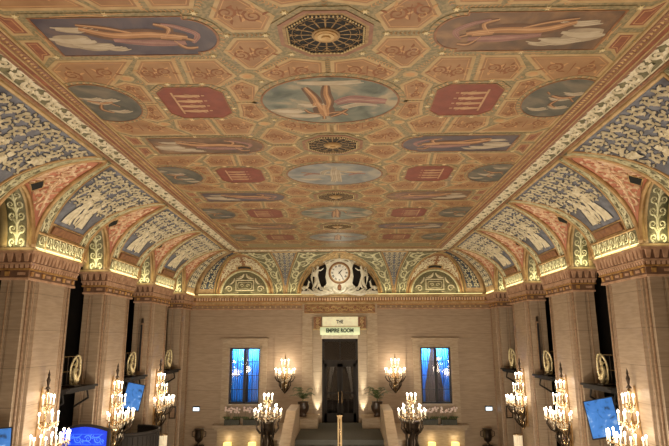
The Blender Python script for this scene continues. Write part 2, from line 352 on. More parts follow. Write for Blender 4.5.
# ------------------------------------------------------------------ rib
def rib(cove, bl, br, label, group=None, llim=None, rlim=None, pcol='blue', small=False, seed=3, root=None, lab2=None):
    """surface between the right side of bay bl and the left side of bay br"""
    L = (lambda f: bl.c + bl.off(f)) if bl else llim
    Rr = (lambda f: br.c - br.off(f)) if br else rlim
    Li = (lambda f: bl.c + bl.offi(f)) if bl else (lambda f: llim(f) + .16)
    Ri = (lambda f: br.c - br.offi(f)) if br else (lambda f: rlim(f) - .16)
    mid = ((bl.c if bl else br.c) + (br.c if br else bl.c)) / 2
    if root is None:
        o = cove.P(mid, 0); root = thing('vault_rib', label, 'vault rib', tuple(o), group)
    fs = lambda u: R(90) * (1 - (1 - u) ** 1.25)
    mb = MB(); mb.grid(lambda u, v, h: cove.P(L(fs(u)) * (1 - v) + Rr(fs(u)) * v, fs(u), h), 40, 6, 'rib', .08); obj('shell', mb, root, True)
    # bands
    mb = MB(); sc = MB(); mo = MB()
    ft = R(73.5) if not small else R(72)
    for E, I, s in ((L, Li, 1), (Rr, Ri, -1)):
        isl = (bl if s == 1 else br) is None
        if isl: continue
        mb.grid(lambda u, v, h: cove.P((E(u * ft) + s * .06) * (1 - v) + (I(u * ft) - s * .04) * v, u * ft, .012 + h), 30, 2, 'band', .01)
        La = cove.arc(ft)
        def srf(u, v, h, E=E, I=I, s=s):
            f = cove.phi(u)
            if f > ft: return None
            a, b = E(f) + s * .07, I(f) - s * .05; hw = .16 if not small else .30
            return cove.P((a + b) / 2 + v * (min(1, abs(b - a) / 2 / hw) if not small else abs(b - a) / 2 / hw), f, .014 + h)
        vine(sc, srf, .42 if not small else .08, La - .02, .15 if not small else .29, 'creamgreen', .02, .066 if not small else .085)
        mo.tube([cove.P(I(f), f, .01) for f in [ft * i / 30 for i in range(31)]], .028, 'gold', 5)
    f0, f1 = cove.phi(.07), cove.phi(.38)
    if not small:
        mb.grid(lambda u, v, h: cove.P((L(f0 + u * (f1 - f0)) + .08) * (1 - v) + (Rr(f0 + u * (f1 - f0)) - .08) * v, f0 + u * (f1 - f0), .022 + h), 3, 6, 'band', .012)
        medallions(sc, lambda u, v, h: cove.P(u, cove.phi(.225 + v), .024 + h), L(f1) + .12, Rr(f1) - .12, .15, 'creamgreen', .02, .05)
        mo.tube([cove.P(L(f1) + .02 + (Rr(f1) - L(f1) - .04) * i / 8, f1, .02) for i in range(9)], .035, 'gold', 5)
        pv0 = .70
        g0, g1 = cove.phi(.45), cove.phi(.64)
        bk = MB(); bk.grid(lambda u, v, h: cove.P((Li(g0) + .08) * (1 - v) + (Ri(g1) - .08) * v, g0 + u * (g1 - g0), .05 + h), 2, 4, 'bronze', .04)
        obj('tablet', bk, root)
        for q in (.42, .68): mo.tube([cove.P(Li(cove.phi(q)) + (Ri(cove.phi(q)) - Li(cove.phi(q))) * i / 8, cove.phi(q), .015) for i in range(9)], .022, 'gold', 5)
    else: pv0 = .30 if pcol == 'darkblue' else .46
    # top border along the ceiling edge
    t0, t1 = R(76), R(84)
    def topl(f): return L(f)
    mb.grid(lambda u, v, h: cove.P(L(t0 + u * (t1 - t0)) * (1 - v) + Rr(t0 + u * (t1 - t0)) * v, t0 + u * (t1 - t0), .015 + h), 3, 8, 'band', .01)
    va, vb = cove.arc(t0), cove.arc(t1); tm = cove.phi((va + vb) / 2)
    vine(sc, lambda u, v, h: (cove.P(u, cove.phi((va + vb) / 2 + v), .018 + h) if L(tm) - .02 <= u <= Rr(tm) + .02 else None), L(tm), Rr(tm), (vb - va) / 2 * .95, 'cream', .026, .085)
    for f in (t0 - R(.8), t1): mo.tube([cove.P(L(f) + (Rr(f) - L(f)) * i / 8, f, .01) for i in range(9)], .03, 'bronze', 5)
    f = R(74)
    mo.tube([cove.P(Li(f) + (Ri(f) - Li(f)) * i / 8, f - R(1.2), .012) for i in range(9)], .04, 'goldlt', 6)
    obj('border_band', mb, root); obj('border_scrollwork', sc, root, label='pale raised scrollwork'); obj('moulding', mo, root, True)
    # picture panel
    p0, p1 = cove.phi(pv0), R(72.3)
    pb = MB(); pb.grid(lambda u, v, h: cove.P((Li(p0 + u * (p1 - p0)) + .06) * (1 - v) + (Ri(p0 + u * (p1 - p0)) - .06) * v, p0 + u * (p1 - p0), .016 + h), 24, 4, pcol, .01)
    obj('painted_panel', pb, root, True)
    fg = MB(); vtop = cove.arc(p1)
    cm = lambda f: (Li(f) + Ri(f)) / 2
    def ps(u, v, h):
        if v < pv0 or v > vtop: return None
        f = cove.phi(v); a, b = Li(f) + .07, Ri(f) - .07; q = cm(f) + u
        return cove.P(q, f, .018 + h) if a <= q <= b else None
    OUT['on'] = 'shadowedge'
    hwid = lambda v: (Ri(cove.phi(v)) - Li(cove.phi(v))) / 2
    if pcol == 'blue' and not small:
        figure(fg, ps, -.28, pv0 + .05, .95, 'cream', .034); figure(fg, ps, .28, pv0 + .08, .85, 'cream', .034, -1)
        figure(fg, ps, .75, pv0 + 1.15, .6, 'cream', .034, 1, .006, True); figure(fg, ps, -.75, pv0 + 1.15, .6, 'cream', .034, -1, .006, True)
        arabesque(fg, ps, hwid, pv0 + .62, vtop, .38, 'cream', .036, .066, seed)
        arabesque(fg, ps, lambda v: .2, pv0 + .08, pv0 + .7, .30, 'cream', .02, .045, seed + 1, False)
    else:
        arabesque(fg, ps, hwid, pv0, vtop, .27 if pcol == 'darkblue' else .22, 'cream', .02, .06 if pcol == 'darkblue' else .04, seed)
    OUT['on'] = None
    obj('panel_relief', fg, root, label='cream relief of figures and scrolls' if pcol == 'blue' and not small else 'cream leaf relief')
    return root
def groin_vault(bay, label, group=None, soffit=True, lunette=False, hole=True, cell=.38, gcol='red', scol='pinkcream'):
    root = thing('lunette_vault', label, 'vault', tuple(bay.cove.mp(bay.c, 0, Z0)), group)
    mb = MB(); mb.grid(lambda u, v, h: bay.V(pi * u, v, h), 32, 8, gcol, .05); obj('shell', mb, root, True, label='coral red plaster shell' if gcol == 'red' else 'brown plaster shell')
    sc = MB()
    La = (bay.r + bay.hg) / 2 * pi / 2 * 1.06
    def sf(sg):
        def f(u, v, h):
            a = u / La * (pi / 2)
            if a < 0 or a > pi / 2: return None
            d = bay.dg(a); t = v / max(d, .01)
            if t < .10 or t > .9: return None
            return bay.V(a if sg > 0 else pi - a, t, .006 + h)
        return f
    for sg in (1, -1):
        s = sf(sg)
        v = .28
        D = bay.dg(pi / 2)
        # branching scroll foliage
        rnd = random.Random(11)
        u = La * .42
        row = 0
        while u < La - .08:
            v = cell * .6
            a = u / La * pi / 2; d = bay.dg(a)
            while v < d - .1:
                r = cell * .48; dr = 1 if row % 2 else -1
                a0 = rnd.uniform(0, 6.28)
                stroke(sc, s, spiral(u, v, r, 1.3, dr, a0, 12), taper(cell * .25), .028, scol)
                for q in (0, 1.6, 3.2, 4.8): stroke(sc, s, arc((u + r * .95 * cos(a0 + q), v + r * .95 * sin(a0 + q)), (u + r * 1.55 * cos(a0 + q + .4), v + r * 1.55 * sin(a0 + q + .4)), .3 * dr, 3), leafw(cell * .2), .026, scol)
                v += cell; row += 1
            u += cell * .95
        # stem that follows the middle of the web
        stroke(sc, s, [(La * k, bay.dg(k * pi / 2) * .5) for k in [.3 + .6 * i / 14 for i in range(15)]], leafw(.06), .024, scol)
    obj('scrollwork', sc, root, label='pale raised scroll foliage')
    mo = MB()
    mo.tube([bay.V(pi * i / 48, 1, .0) for i in range(49)], .055, 'gold', 7)
    mo.tube([bay.V(pi * i / 48, .93, .005) for i in range(49)], .02, 'bronze', 5)
    mo.tube([bay.W(pi * i / 48, -.03, .0) for i in range(49)], .06, 'gold', 7)
    mo.tube([bay.V(pi * i / 48, .10, .012) for i in range(49)], .014, 'bronze', 5)
    obj('rib_moulding', mo, root, True, label='gilded roll moulding')
    if hole:
        vt = MB(); D = bay.dg(pi / 2)
        w = .17 if soffit else .28
        for sg in ((1, -1) if soffit else (0,)):
            vt = MB()
            for (m, hh, k) in (('gold', .034, 1.25), ('black', .044, 1.0)):
                a = pi / 2 - sg * .30; t = .20
                vt.grid(lambda u, v, h: bay.V(a + (u - .5) * .24 * k * (1 if soffit else 2.2), t + (v - .5) * .16 * k * (1 if soffit else .8), hh + h), 4, 1, m, .03)
            obj('air_vent', vt, root, label='small black vent opening')
    if soffit:
        sb = MB(); sb.grid(lambda u, v, h: bay.W(pi * u, v * .72, h), 28, 2, 'goldlt', .07)
        sb.grid(lambda u, v, h: bay.W(pi * u, .10 + v * .44, .01 + h), 28, 2, 'band', .008)
        obj('arch_soffit', sb, root, True, label='olive arch soffit edged in gold')
        sr = MB(); Lw = (bay.rw + bay.hw) / 2 * pi * 1.05
        for s in (1, -1):
            def ws(u, v, h, s=s): return bay.W((u if s > 0 else Lw - u) / Lw * pi, .32 + v, .014 + h)
            for sg in (1, -1):
                for k in range(5):
                    u0 = .1 + k * .26
                    stroke(sr, ws, [(x, y * sg) for x, y in spiral(u0, .10, .085, 1.2, -1, pi, 10)], taper(.05), .016, 'creamgreen')
                    stroke(sr, ws, [(x, y * sg) for x, y in arc((u0 + .06, .01), (u0 + .2, .13), -.4, 4)], leafw(.05), .016, 'creamgreen')
            stroke(sr, ws, [(.04 + i * .1, 0) for i in range(13)], lambda t: .035 + .03 * abs(sin(t * 16)), .016, 'creamgreen')
            for q in ((1.38, .17), (1.43, .11)):
                stroke(sr, ws, [(q[0], -q[1]), (q[0] + .0, q[1])], lambda t: .025, .014, 'creamgreen')
        obj('soffit_relief', sr, root, label='pale green candelabrum relief')
    return root
ORD = ['nearest', 'second', 'third', 'farthest']
bays = {}
for nm, cv, sd in (('left', left, -1), ('right', right, 1)):
    bb = [side_bay(cv, c) for c in BAYS]; bays[nm] = bb
    base = rib(cv, bb[1], bb[2], 'curved vault rib with slate blue relief panel above the nearest visible %s pillar' % nm, 'blue-panelled ribs of the %s vault' % nm, seed=5 if sd < 0 else 9)
    o0 = base.location.copy()
    for k, lb in ((-2, 'curved vault rib with slate blue panel nearest the viewer, beyond the %s picture edge' % nm), (-1, 'big curved vault rib with slate blue panel cut by the %s picture edge' % nm), (1, 'curved vault rib with slate blue relief panel above the second visible %s pillar' % nm), (2, 'curved vault rib with slate blue relief panel above the third visible %s pillar' % nm)):
        dup(base, (o0[0], o0[1] + k * PITCH, o0[2]), lb)
    gv = groin_vault(bb[1], 'coral red lunette vault with cream scrolls, nearest on the %s side' % nm, 'red lunette vaults on the %s' % nm)
    o0 = gv.location.copy()
    for k, lb in ((1, 'coral red lunette vault with cream scrolls between the first and second visible %s pillars' % nm), (2, 'coral red lunette vault with cream scrolls between the second and third visible %s pillars' % nm), (3, 'coral red lunette vault with cream scrolls touching the %s corner of the clock wall' % nm)):
        dup(gv, (o0[0], o0[1] + k * PITCH, o0[2]), lb)
eb = [Bay(end, -4.52, 1.33, 1.74, 1.2, 1.22, 1.88, .95), Bay(end, 0, 1.98, 1.79, 1.86, 1.62, 2.52, .95), Bay(end, 4.52, 1.33, 1.74, 1.2, 1.22, 1.88, .95)]
eb_narrow = [Bay(end, q, 1.33, 1.74, 1.2, 1.22, 1.46, .03) for q in (-4.52, 4.52)]
for nm, i, j in (('left', 0, 1), ('right', 1, 2)):
    rib(end, eb[i], eb[j], 'end wall vault rib with pointed blue scroll panel, %s of the clock arch' % nm, 'end wall ribs beside the clock', pcol='blue', small=True, seed=21)
for nm, cv, sd in (('left', left, -1), ('right', right, 1)):
    r0 = rib(cv, Bay(cv, 23.5, .85, 1.79, .74, 1.30, .97, .03), None, '%s corner vault piece with dark blue triangular leaf panels, beside the end wall' % nm, 'corner vault pieces', rlim=lambda f: YE - AE * (1 - cos(f)), pcol='darkblue', small=True, seed=31)
    if sd < 0: rib(end, None, eb_narrow[0], '', llim=lambda f: -XS + A * (1 - cos(f)), pcol='darkblue', small=True, seed=33, root=r0)
    else: rib(end, eb_narrow[1], None, '', rlim=lambda f: XS - A * (1 - cos(f)), pcol='darkblue', small=True, seed=33, root=r0)
groin_vault(eb[0], 'end wall lunette vault with brown scrolls and slot vent, left of the clock', 'end wall lunette vaults', soffit=False, cell=.26, gcol='bronze', scol='cream')
groin_vault(eb[2], 'end wall lunette vault with brown scrolls and slot vent, right of the clock', 'end wall lunette vaults', soffit=False, cell=.26, gcol='bronze', scol='cream')
groin_vault(eb[1], 'wide shallow arch vault framing the clock', None, soffit=False, hole=False, cell=.22, gcol='band', scol='goldlt')
# plain cove behind the first rib, out of frame, so that the room stays closed
for nm, cv in (('left', left), ('right', right)):
    mb = MB(); mb.grid(lambda u, v, h: cv.P(-2 + v * 5.25, u * pi / 2, h), 16, 2, 'rib', .08); struct('trim_%d' % (1 if nm == 'left' else 2), mb, True)
# ------------------------------------------------------------------ lunette panels on the end wall
def half_disc(r, h, n=24): return [(r * cos(pi * i / n), h * sin(pi * i / n)) for i in range(n + 1)]
for nm, b in (('left', eb[0]), ('right', eb[2])):
    t = thing('tympanum', 'half-round olive relief panel with a framed tablet, above the %s window' % nm, 'relief panel', (b.c, YE, Z0), 'half-round panels over the windows')
    mb = MB(); mb.prism([(b.c + x, Z0 + z) for x, z in half_disc(b.rw, b.hw)], YE - .03, YE + .05, 'band', lambda x, y, z: (x, z, y)); obj('ground', mb, t)
    fr = MB(); fr.tube([(b.c + b.rw * .93 * cos(pi * i / 30), YE - .05, Z0 + .05 + b.hw * .90 * sin(pi * i / 30)) for i in range(31)], .045, 'creamgreen', 6); obj('arch_frame', fr, t, True)
    rl = MB(); s = lambda u, v, h: Vector((b.c + u, YE - .035 - h, Z0 + v)) if (u / 1.06) ** 2 + (v / 1.05) ** 2 < 1 and v > .04 else None
    for sg in (1, -1):
        F = lambda P: [(sg * x, y) for x, y in P]
        stroke(rl, s, F(spiral(.74, .28, .17, 1.4, 1, 0)), taper(.07), .03, 'cream')
        stroke(rl, s, F(arc((.3, .12), (.98, .10), -.1)), taper(.07), .03, 'cream')
        stroke(rl, s, F(arc((.5, .8), (.72, .5), -.3)), leafw(.07), .03, 'cream')
        stroke(rl, s, F(arc((.05, 1.0), (.42, .78), -.4)), leafw(.09), .03, 'cream')
        stroke(rl, s, F([(.42, .2), (.42, .72)]), lambda t: .05, .03, 'cream')
        stroke(rl, s, F([(0, .70), (.44, .70)]), lambda t: .05, .03, 'cream')
        stroke(rl, s, F([(0, .22), (.44, .22)]), lambda t: .05, .03, 'cream')
        stroke(rl, s, F([(0, .30), (.30, .30), (.30, .58), (0, .58)]), lambda t: .03, .03, 'cream')
        stroke(rl, s, F(spiral(.13, .44, .09, 1.2, 1, 0)), taper(.04), .03, 'cream')
        stroke(rl, s, F(spiral(.2, .85, .08, 1.2, -1, 0)), taper(.05), .03, 'cream')
        stroke(rl, s, F([(.62, .5), (.62, .62)]), leafw(.07), .03, 'cream')
    obj('tablet_relief', rl, t, label='cream scroll and tablet relief')
b = eb[1]
mb = MB(); mb.prism([(x, Z0 + z) for x, z in half_disc(b.rw, b.hw)], YE - .02, YE + .05, 'darkwood', lambda x, y, z: (x, z, y)); tag(obj('clock_niche', mb, loc=(0, YE, Z0)), 'dark half-round recess wall behind the clock', 'niche')
# ------------------------------------------------------------------ clock
CZ = 8.70; CY = YE - .42
ck = thing('clock', 'round white clock with roman numerals in a cream scrolled case', 'clock', (0, CY, Z0))
mb = MB()
case = [(-.55, .12), (-.72, .3), (-.60, .5), (-.66, .8), (-.60, 1.2), (-.66, 1.42), (-.55, 1.58), (-.40, 1.50), (-.22, 1.58), (0, 1.68)]
poly = [(x, Z0 + z) for x, z in case] + [(-x, Z0 + z) for x, z in reversed(case[:-1])]
mb.prism(poly, CY, CY + .3, 'white', lambda x, y, z: (x, z, y)); obj('case', mb, ck)
mb = MB(); mb.tube([(.43 * cos(a), CY - .01, CZ + .43 * sin(a)) for a in [2 * pi * i / 32 for i in range(32)]], .035, 'gold', 6, True)
mb.tube([(.49 * cos(a), CY, CZ + .49 * sin(a)) for a in [2 * pi * i / 32 for i in range(32)]], .03, 'bronze', 6, True); obj('bezel', mb, ck, True)
mb = MB(); mb.prism([(.42 * cos(2 * pi * i / 40), CZ + .42 * sin(2 * pi * i / 40)) for i in range(40)], CY - .03, CY + .0, 'dial', lambda x, y, z: (x, z, y)); dial = obj('dial', mb, ck)
def text_mesh(txt, size, ext=.004, bold=.0):
    cu = bpy.data.curves.new('letters', 'FONT'); cu.body = txt; cu.size = size; cu.extrude = ext; cu.align_x = 'CENTER'; cu.align_y = 'CENTER'; cu.offset = bold
    o = bpy.data.objects.new('tmp', cu); COL.objects.link(o); bpy.context.view_layer.update()
    me = bpy.data.meshes.new_from_object(o.evaluated_get(bpy.context.evaluated_depsgraph_get()))
    bpy.data.objects.remove(o); return me
def text(txt, size, loc, m, parent, name='lettering', rot=(pi / 2, 0, 0), ext=.004, bold=0, sx=1):
    me = text_mesh(txt, size, ext, bold); me.materials.clear(); me.materials.append(M[m])
    o = bpy.data.objects.new(name, me); COL.objects.link(o); o.parent = parent
    o.location = Vector(loc) - Vector(ORG[parent.name]); o.rotation_euler = rot; o.scale = (sx, 1, 1); return o
num = ['XII', 'I', 'II', 'III', 'IIII', 'V', 'VI', 'VII', 'VIII', 'IX', 'X', 'XI']
for i, q in enumerate(num):
    a = pi / 2 - i * pi / 6
    text(q, .125, (.33 * cos(a), CY - .034, CZ + .33 * sin(a)), 'ink', dial, 'numeral', (pi / 2, -(a - pi / 2), 0), bold=.004, sx=.75)
for nm, ang, L, w in (('hour_hand', 90 - 42, .22, .04), ('minute_hand', 90 - 147, .33, .03)):
    a = R(ang); d = (cos(a), sin(a)); n = (-d[1], d[0]); mb = MB()
    mb.prism([(-d[0] * .07 + n[0] * w / 3, CZ - d[1] * .07 + n[1] * w / 3), (d[0] * L * .6 + n[0] * w / 2, CZ + d[1] * L * .6 + n[1] * w / 2), (d[0] * L, CZ + d[1] * L), (d[0] * L * .6 - n[0] * w / 2, CZ + d[1] * L * .6 - n[1] * w / 2), (-d[0] * .07 - n[0] * w / 3, CZ - d[1] * .07 - n[1] * w / 3)], CY - .05, CY - .038, 'ink', lambda x, y, z: (x, z, y))
    obj(nm, mb, ck)
mb = MB()
cs = lambda u, v, h: Vector((u, CY - h, Z0 + v))
for sg in (1, -1):
    F = lambda P: [(sg * x, y) for x, y in P]
    mb.tube([cs(x, y, .02) for x, y in F(spiral(.62, 1.45, .13, 1.3, 1, 0))], .03, 'white', 5)
    mb.tube([cs(x, y, .02) for x, y in F(spiral(.66, .28, .15, 1.3, -1, 0))], .035, 'white', 5)
    mb.tube([cs(x, y, .02) for x, y in F(arc((.1, 1.6), (.5, 1.52), .3))], .035, 'white', 5)
mb.ball((0, CY, Z0 + 1.66), .13, 'white', 10, (1, .5, 1)); mb.ball((0, CY - .03, Z0 + .30), .10, 'bronze', 8, (1, .5, 1.5))
obj('scroll_crest', mb, ck, True)
# acanthus base
t = thing('acanthus_base', 'pale green-white spread of carved acanthus leaves under the clock', 'carving', (0, CY, Z0))
mb = MB()
for sg in (1, -1):
    for k, (x0, x1, z1) in enumerate(((.1, .55, .34), (.15, .85, .30), (.3, 1.15, .24), (.5, 1.45, .2), (.05, .3, .3))):
        P = arc((sg * x0, .04), (sg * x1, z1), -.35 * sg, 8)
        mb.tube([(x, CY - .06 - .02 * k, Z0 + z + .02) for x, z in P], [.03 + .05 * sin(pi * i / 8) for i in range(9)], 'white', 6)
        mb.tube([(x, CY - .08, Z0 + z) for x, z in spiral(sg * x1, z1 - .07, .07, 1, -sg, pi / 2, 8)], .022, 'white', 5)
obj('leaves', mb, t, True)
mb = MB(); mb.prism([(-1.8, Z0 + .0), (1.8, Z0 + .0), (1.75, Z0 + .13), (-1.75, Z0 + .13)], CY - .1, CY + .35, 'white', lambda x, y, z: (x, z, y)); obj('plinth', mb, t)
def remesh(o, vox=.018):
    md = o.modifiers.new('skin', 'REMESH'); md.mode = 'VOXEL'; md.voxel_size = vox; md.use_smooth_shade = True
for sg, nm in ((-1, 'left'), (1, 'right')):
    t = thing('sculpted_figure', 'white winged standing figure leaning to the clock from its %s side' % nm, 'sculpture', (sg * .95, CY, Z0 + .25), 'figures flanking the clock')
    mb = MB(); X = lambda x: sg * (x + .08); y = CY - .02; z = Z0 + .25
    mb.tube([(X(.80), y, z), (X(.88), y, z + .2), (X(.97), y, z + .42), (X(1.02), y, z + .60), (X(1.00), y, z + .78), (X(.95), y, z + .92)], [.05, .06, .085, .09, .10, .05], 'white', 8)
    mb.tube([(X(.96), y - .02, z + .42), (X(.90), y - .06, z + .22), (X(.98), y - .03, z)], [.08, .06, .04], 'white', 7)
    mb.ball((X(.94), y - .01, z + 1.0), .07, 'white', 10, (.9, .9, 1.15))
    mb.tube([(X(.95), y, z + .86), (X(.80), y - .05, z + .84), (X(.66), y - .06, z + .95)], [.045, .035, .025], 'white', 6)
    mb.tube([(X(1.02), y, z + .84), (X(1.16), y - .02, z + .72), (X(1.12), y - .06, z + .55)], [.045, .035, .025], 'white', 6)
    bo = obj('body', mb, t); remesh(bo)
    mb = MB()
    for k in range(6):
        mb.tube([(X(1.03), y + .06, z + .8 - k * .02), (X(1.16 + .02 * k), y + .08, z + 1.0 - k * .09), (X(1.22 - .01 * k), y + .08, z + .80 - k * .13)], [.02, .035, .008], 'white', 5)
    obj('wing', mb, t, True)
    mb = MB(); mb.tube([(X(1.05), y + .04, z + .5), (X(1.0), y, z + .3), (X(1.10), y + .02, z + .12), (X(1.2), y + .02, z - .05)], [.05, .10, .07, .02], 'white', 7); obj('drapery', mb, t, True)
    t = thing('deer_sculpture', 'small white recumbent deer carving at the %s end of the clock arch' % nm, 'sculpture', (sg * 1.52, CY, Z0 + .15), 'deer carvings at the arch ends')
    mb = MB(); z = Z0 + .16
    mb.tube([(X(1.68), y, z + .10), (X(1.58), y, z + .13), (X(1.46), y, z + .14), (X(1.40), y, z + .20), (X(1.37), y, z + .34), (X(1.36), y, z + .40)], [.05, .085, .075, .055, .035, .035], 'white', 7)
    mb.tube([(X(1.37), y, z + .41), (X(1.30), y, z + .38)], [.04, .02], 'white', 6)
    mb.tube([(X(1.62), y - .05, z + .08), (X(1.52), y - .09, z + .02), (X(1.62), y - .09, z + .0)], [.04, .03, .02], 'white', 6)
    mb.tube([(X(1.44), y - .04, z + .10), (X(1.34), y - .07, z + .02), (X(1.25), y - .07, z + .0)], [.035, .025, .018], 'white', 6)
    for q in (-.02, .02): mb.tube([(X(1.37), y + q, z + .43), (X(1.40), y + q * 2, z + .50)], [.014, .01], 'white', 5)
    bo = obj('body', mb, t); remesh(bo, .014)
# ------------------------------------------------------------------ ceiling
def mir(P, sx, sy, ox, oy): 
    Q = [(ox + sx * x, oy + sy * y) for x, y in P]; return Q if sx * sy > 0 else Q[::-1]
def inset(P, d):
    n = len(P); out = []
    ar = sum(P[i][0] * P[(i + 1) % n][1] - P[(i + 1) % n][0] * P[i][1] for i in range(n)); sg = 1 if ar > 0 else -1
    for i in range(n):
        a, b, c = Vector(P[i - 1]), Vector(P[i]), Vector(P[(i + 1) % n])
        e1 = (b - a).normalized(); e2 = (c - b).normalized()
        n1 = Vector((-e1.y, e1.x)) * sg; n2 = Vector((-e2.y, e2.x)) * sg
        k = n1 + n2; q = max(.35, k.length_squared / 2)
        p = b + k * (d / q); out.append((p.x, p.y))
    return out
PER = 4.18; Y1 = 6.53
cells = {
 'A': [(.66, .42), (.80, .10), (1.22, .10), (1.42, .42), (1.20, .90), (1.08, .92)],
 'B': [(.07, .74), (.52, .64), (1.04, 1.06), (1.0, 1.18), (.82, 1.36), (.07, 1.12)],
 'C1': [(1.62, .64), (2.10, .64), (2.16, 1.38), (1.76, 1.47), (1.44, 1.14)],
 'C2': [(2.24, .64), (2.72, .64), (2.92, .98), (2.86, 1.36), (2.30, 1.40)],
 'D': [(2.86, .64), (3.92, .64), (4.15, .86), (4.15, 1.38), (3.50, 1.46), (3.22, 1.12)],
 'E': [(1.36, 1.30), (1.62, 1.50), (1.58, 1.70), (1.56, 2.04), (1.26, 2.04), (1.16, 1.50)],
 'F': [(2.98, 1.44), (3.20, 1.32), (3.42, 1.44), (3.26, 1.78), (3.22, 2.04), (2.98, 2.04)],
 'G': [(3.86, .06), (4.15, .06), (4.15, .72), (3.98, .52), (3.86, .50)]}
cb = MB()
cb.box(-9.2, 9.2, -2.2, 26.3, ZC + .001, ZC + .2, 'dark')
cb.box(-WC - .1, WC + .1, -2, 23.7, ZC, ZC + .01, 'ceil')
rnd = random.Random(3)
for k in range(0, 5):
    for sy in (-1, 1):
        if k == 4 and sy == 1: continue
        oy = Y1 + k * PER
        for sx in (-1, 1):
            for nm, P in cells.items():
                Q = mir(P if nm == 'G' else inset(P, -.032), sx, sy, 0, oy)
                if max(y for x, y in Q) > 23.58: continue
                cb.prism(Q, ZC - .003, ZC, 'ceiltan')
                q1 = inset(Q, .055); cb.prism(q1, ZC - .005, ZC, 'redmould' if nm == 'G' else 'ceilorange')
                q2 = inset(Q, .085); cb.ring(q2, inset(q2, .012), ZC - .006, ZC - .004, 'ceilscroll2')
                if nm == 'G': continue
                xs = [p[0] for p in P]; ys = [p[1] for p in P]; cx, cy = sum(xs) / len(xs), sum(ys) / len(ys)
                w, hh = max(xs) - min(xs), max(ys) - min(ys)
                sf = lambda u, v, h: Vector((sx * u, oy + sy * v, ZC - .0055 - h))
                rr = min(w, hh) * .17; horiz = w > hh * .75
                for d in (-1, 1):
                    ox_, oy_ = (w * .21 * d, 0) if horiz else (0, hh * .21 * d)
                    px_, py_ = (1, 0) if horiz else (0, 1)
                    stroke(cb, sf, spiral(cx + ox_, cy + oy_ + rr * .3 * d, rr, 1.5, d, pi / 2 + .6 * d, 14), taper(.040), .001, 'ceilscroll')
                    stroke(cb, sf, spiral(cx + ox_ * .9, cy + oy_ * .9 - rr * .5 * d, rr * .55, 1.1, -d, 1.0, 9), taper(.022), .0015, 'ceilscroll2')
                    for q in range(5):
                        a = q * 1.257 + .5 * d; c_ = (cx + ox_ + rr * 1.05 * cos(a), cy + oy_ + rr * 1.05 * sin(a))
                        stroke(cb, sf, arc(c_, (c_[0] + rr * .75 * cos(a + .7 * d), c_[1] + rr * .75 * sin(a + .7 * d)), .3 * d, 4), leafw(.032), .001, 'ceilscroll' if q % 2 else 'ceilscroll2')
                stroke(cb, sf, [(cx, cy - hh * .2), (cx, cy + hh * .2)], leafw(.04), .001, 'ceilscroll')
            # node medallions
            for nx, ny, nr in ((1.25, 1.15, .10), (3.12, 1.18, .10)):
                if oy + sy * ny > 23.4: continue
                cpt = [(sx * nx + nr * 1.2 * cos(2 * pi * i / 12), oy + sy * ny + nr * sin(2 * pi * i / 12)) for i in range(12)]
                cb.prism(cpt, ZC - .004, ZC, 'ceiltan'); cb.prism([((x - sx * nx) * .6 + sx * nx, (y - oy - sy * ny) * .6 + oy + sy * ny) for x, y in cpt], ZC - .006, ZC, 'ceilscroll2')
            for nx, ny in ((.5, .5), (1.62, .52), (2.73, .52), (3.86, .5), (.8, 0), (1.32, 0), (2.0, 1.38), (2.55, 1.38), (1.68, 1.86), (2.88, 1.86), (1.05, 1.33), (1.28, 2.09)):
                if oy + sy * ny > 23.4 or (sy < 0 and ny == 0): continue
                cx, cy = sx * nx, oy + sy * ny; sp = []
                for i in range(12): r_ = .055 if i % 2 == 0 else .022; sp.append((cx + r_ * cos(pi * i / 6), cy + r_ * sin(pi * i / 6)))
                cb.prism(sp, ZC - .012, ZC, 'star')
# herringbone leaves painted along the main straight ribs
for k in range(0, 5):
    oy = Y1 + k * PER
    for sx in (-1, 1):
        for (a, b_) in (((.82, 0), (1.3, 0)), ((1.28, 2.09), (1.66, 2.09)), ((2.22, .56), (2.28, 1.34)), ((0, .6), (0, 1.12)), ((1.58, .56), (2.2, .56)), ((.55, .58), (1.1, 1.02)), ((1.32, 1.05), (1.55, .62)), ((2.9, .56), (3.12, 1.0)), ((1.42, 1.25), (1.72, 1.42)), ((2.85, 1.42), (3.0, 1.28)), ((2.9, 2.09), (3.22, 2.09))):
            for sy in (-1, 1):
                L = sqrt((b_[0] - a[0]) ** 2 + (b_[1] - a[1]) ** 2); n = max(2, int(L / .055))
                for i in range(n):
                    t = (i + .5) / n; x = a[0] + (b_[0] - a[0]) * t; y = a[1] + (b_[1] - a[1]) * t
                    if oy + sy * y > 23.4: continue
                    dx, dy = (b_[0] - a[0]) / L, (b_[1] - a[1]) / L
                    sf = lambda u, v, h: Vector((sx * u, oy + sy * v, ZC - .001 - h))
                    for q in (1, -1): stroke(cb, sf, [(x, y), (x + dx * .03 - q * dy * .035, y + dy * .03 + q * dx * .035)], lambda t: .016, .0015, 'ceilscroll2')
ceiling = struct('ceiling', cb)
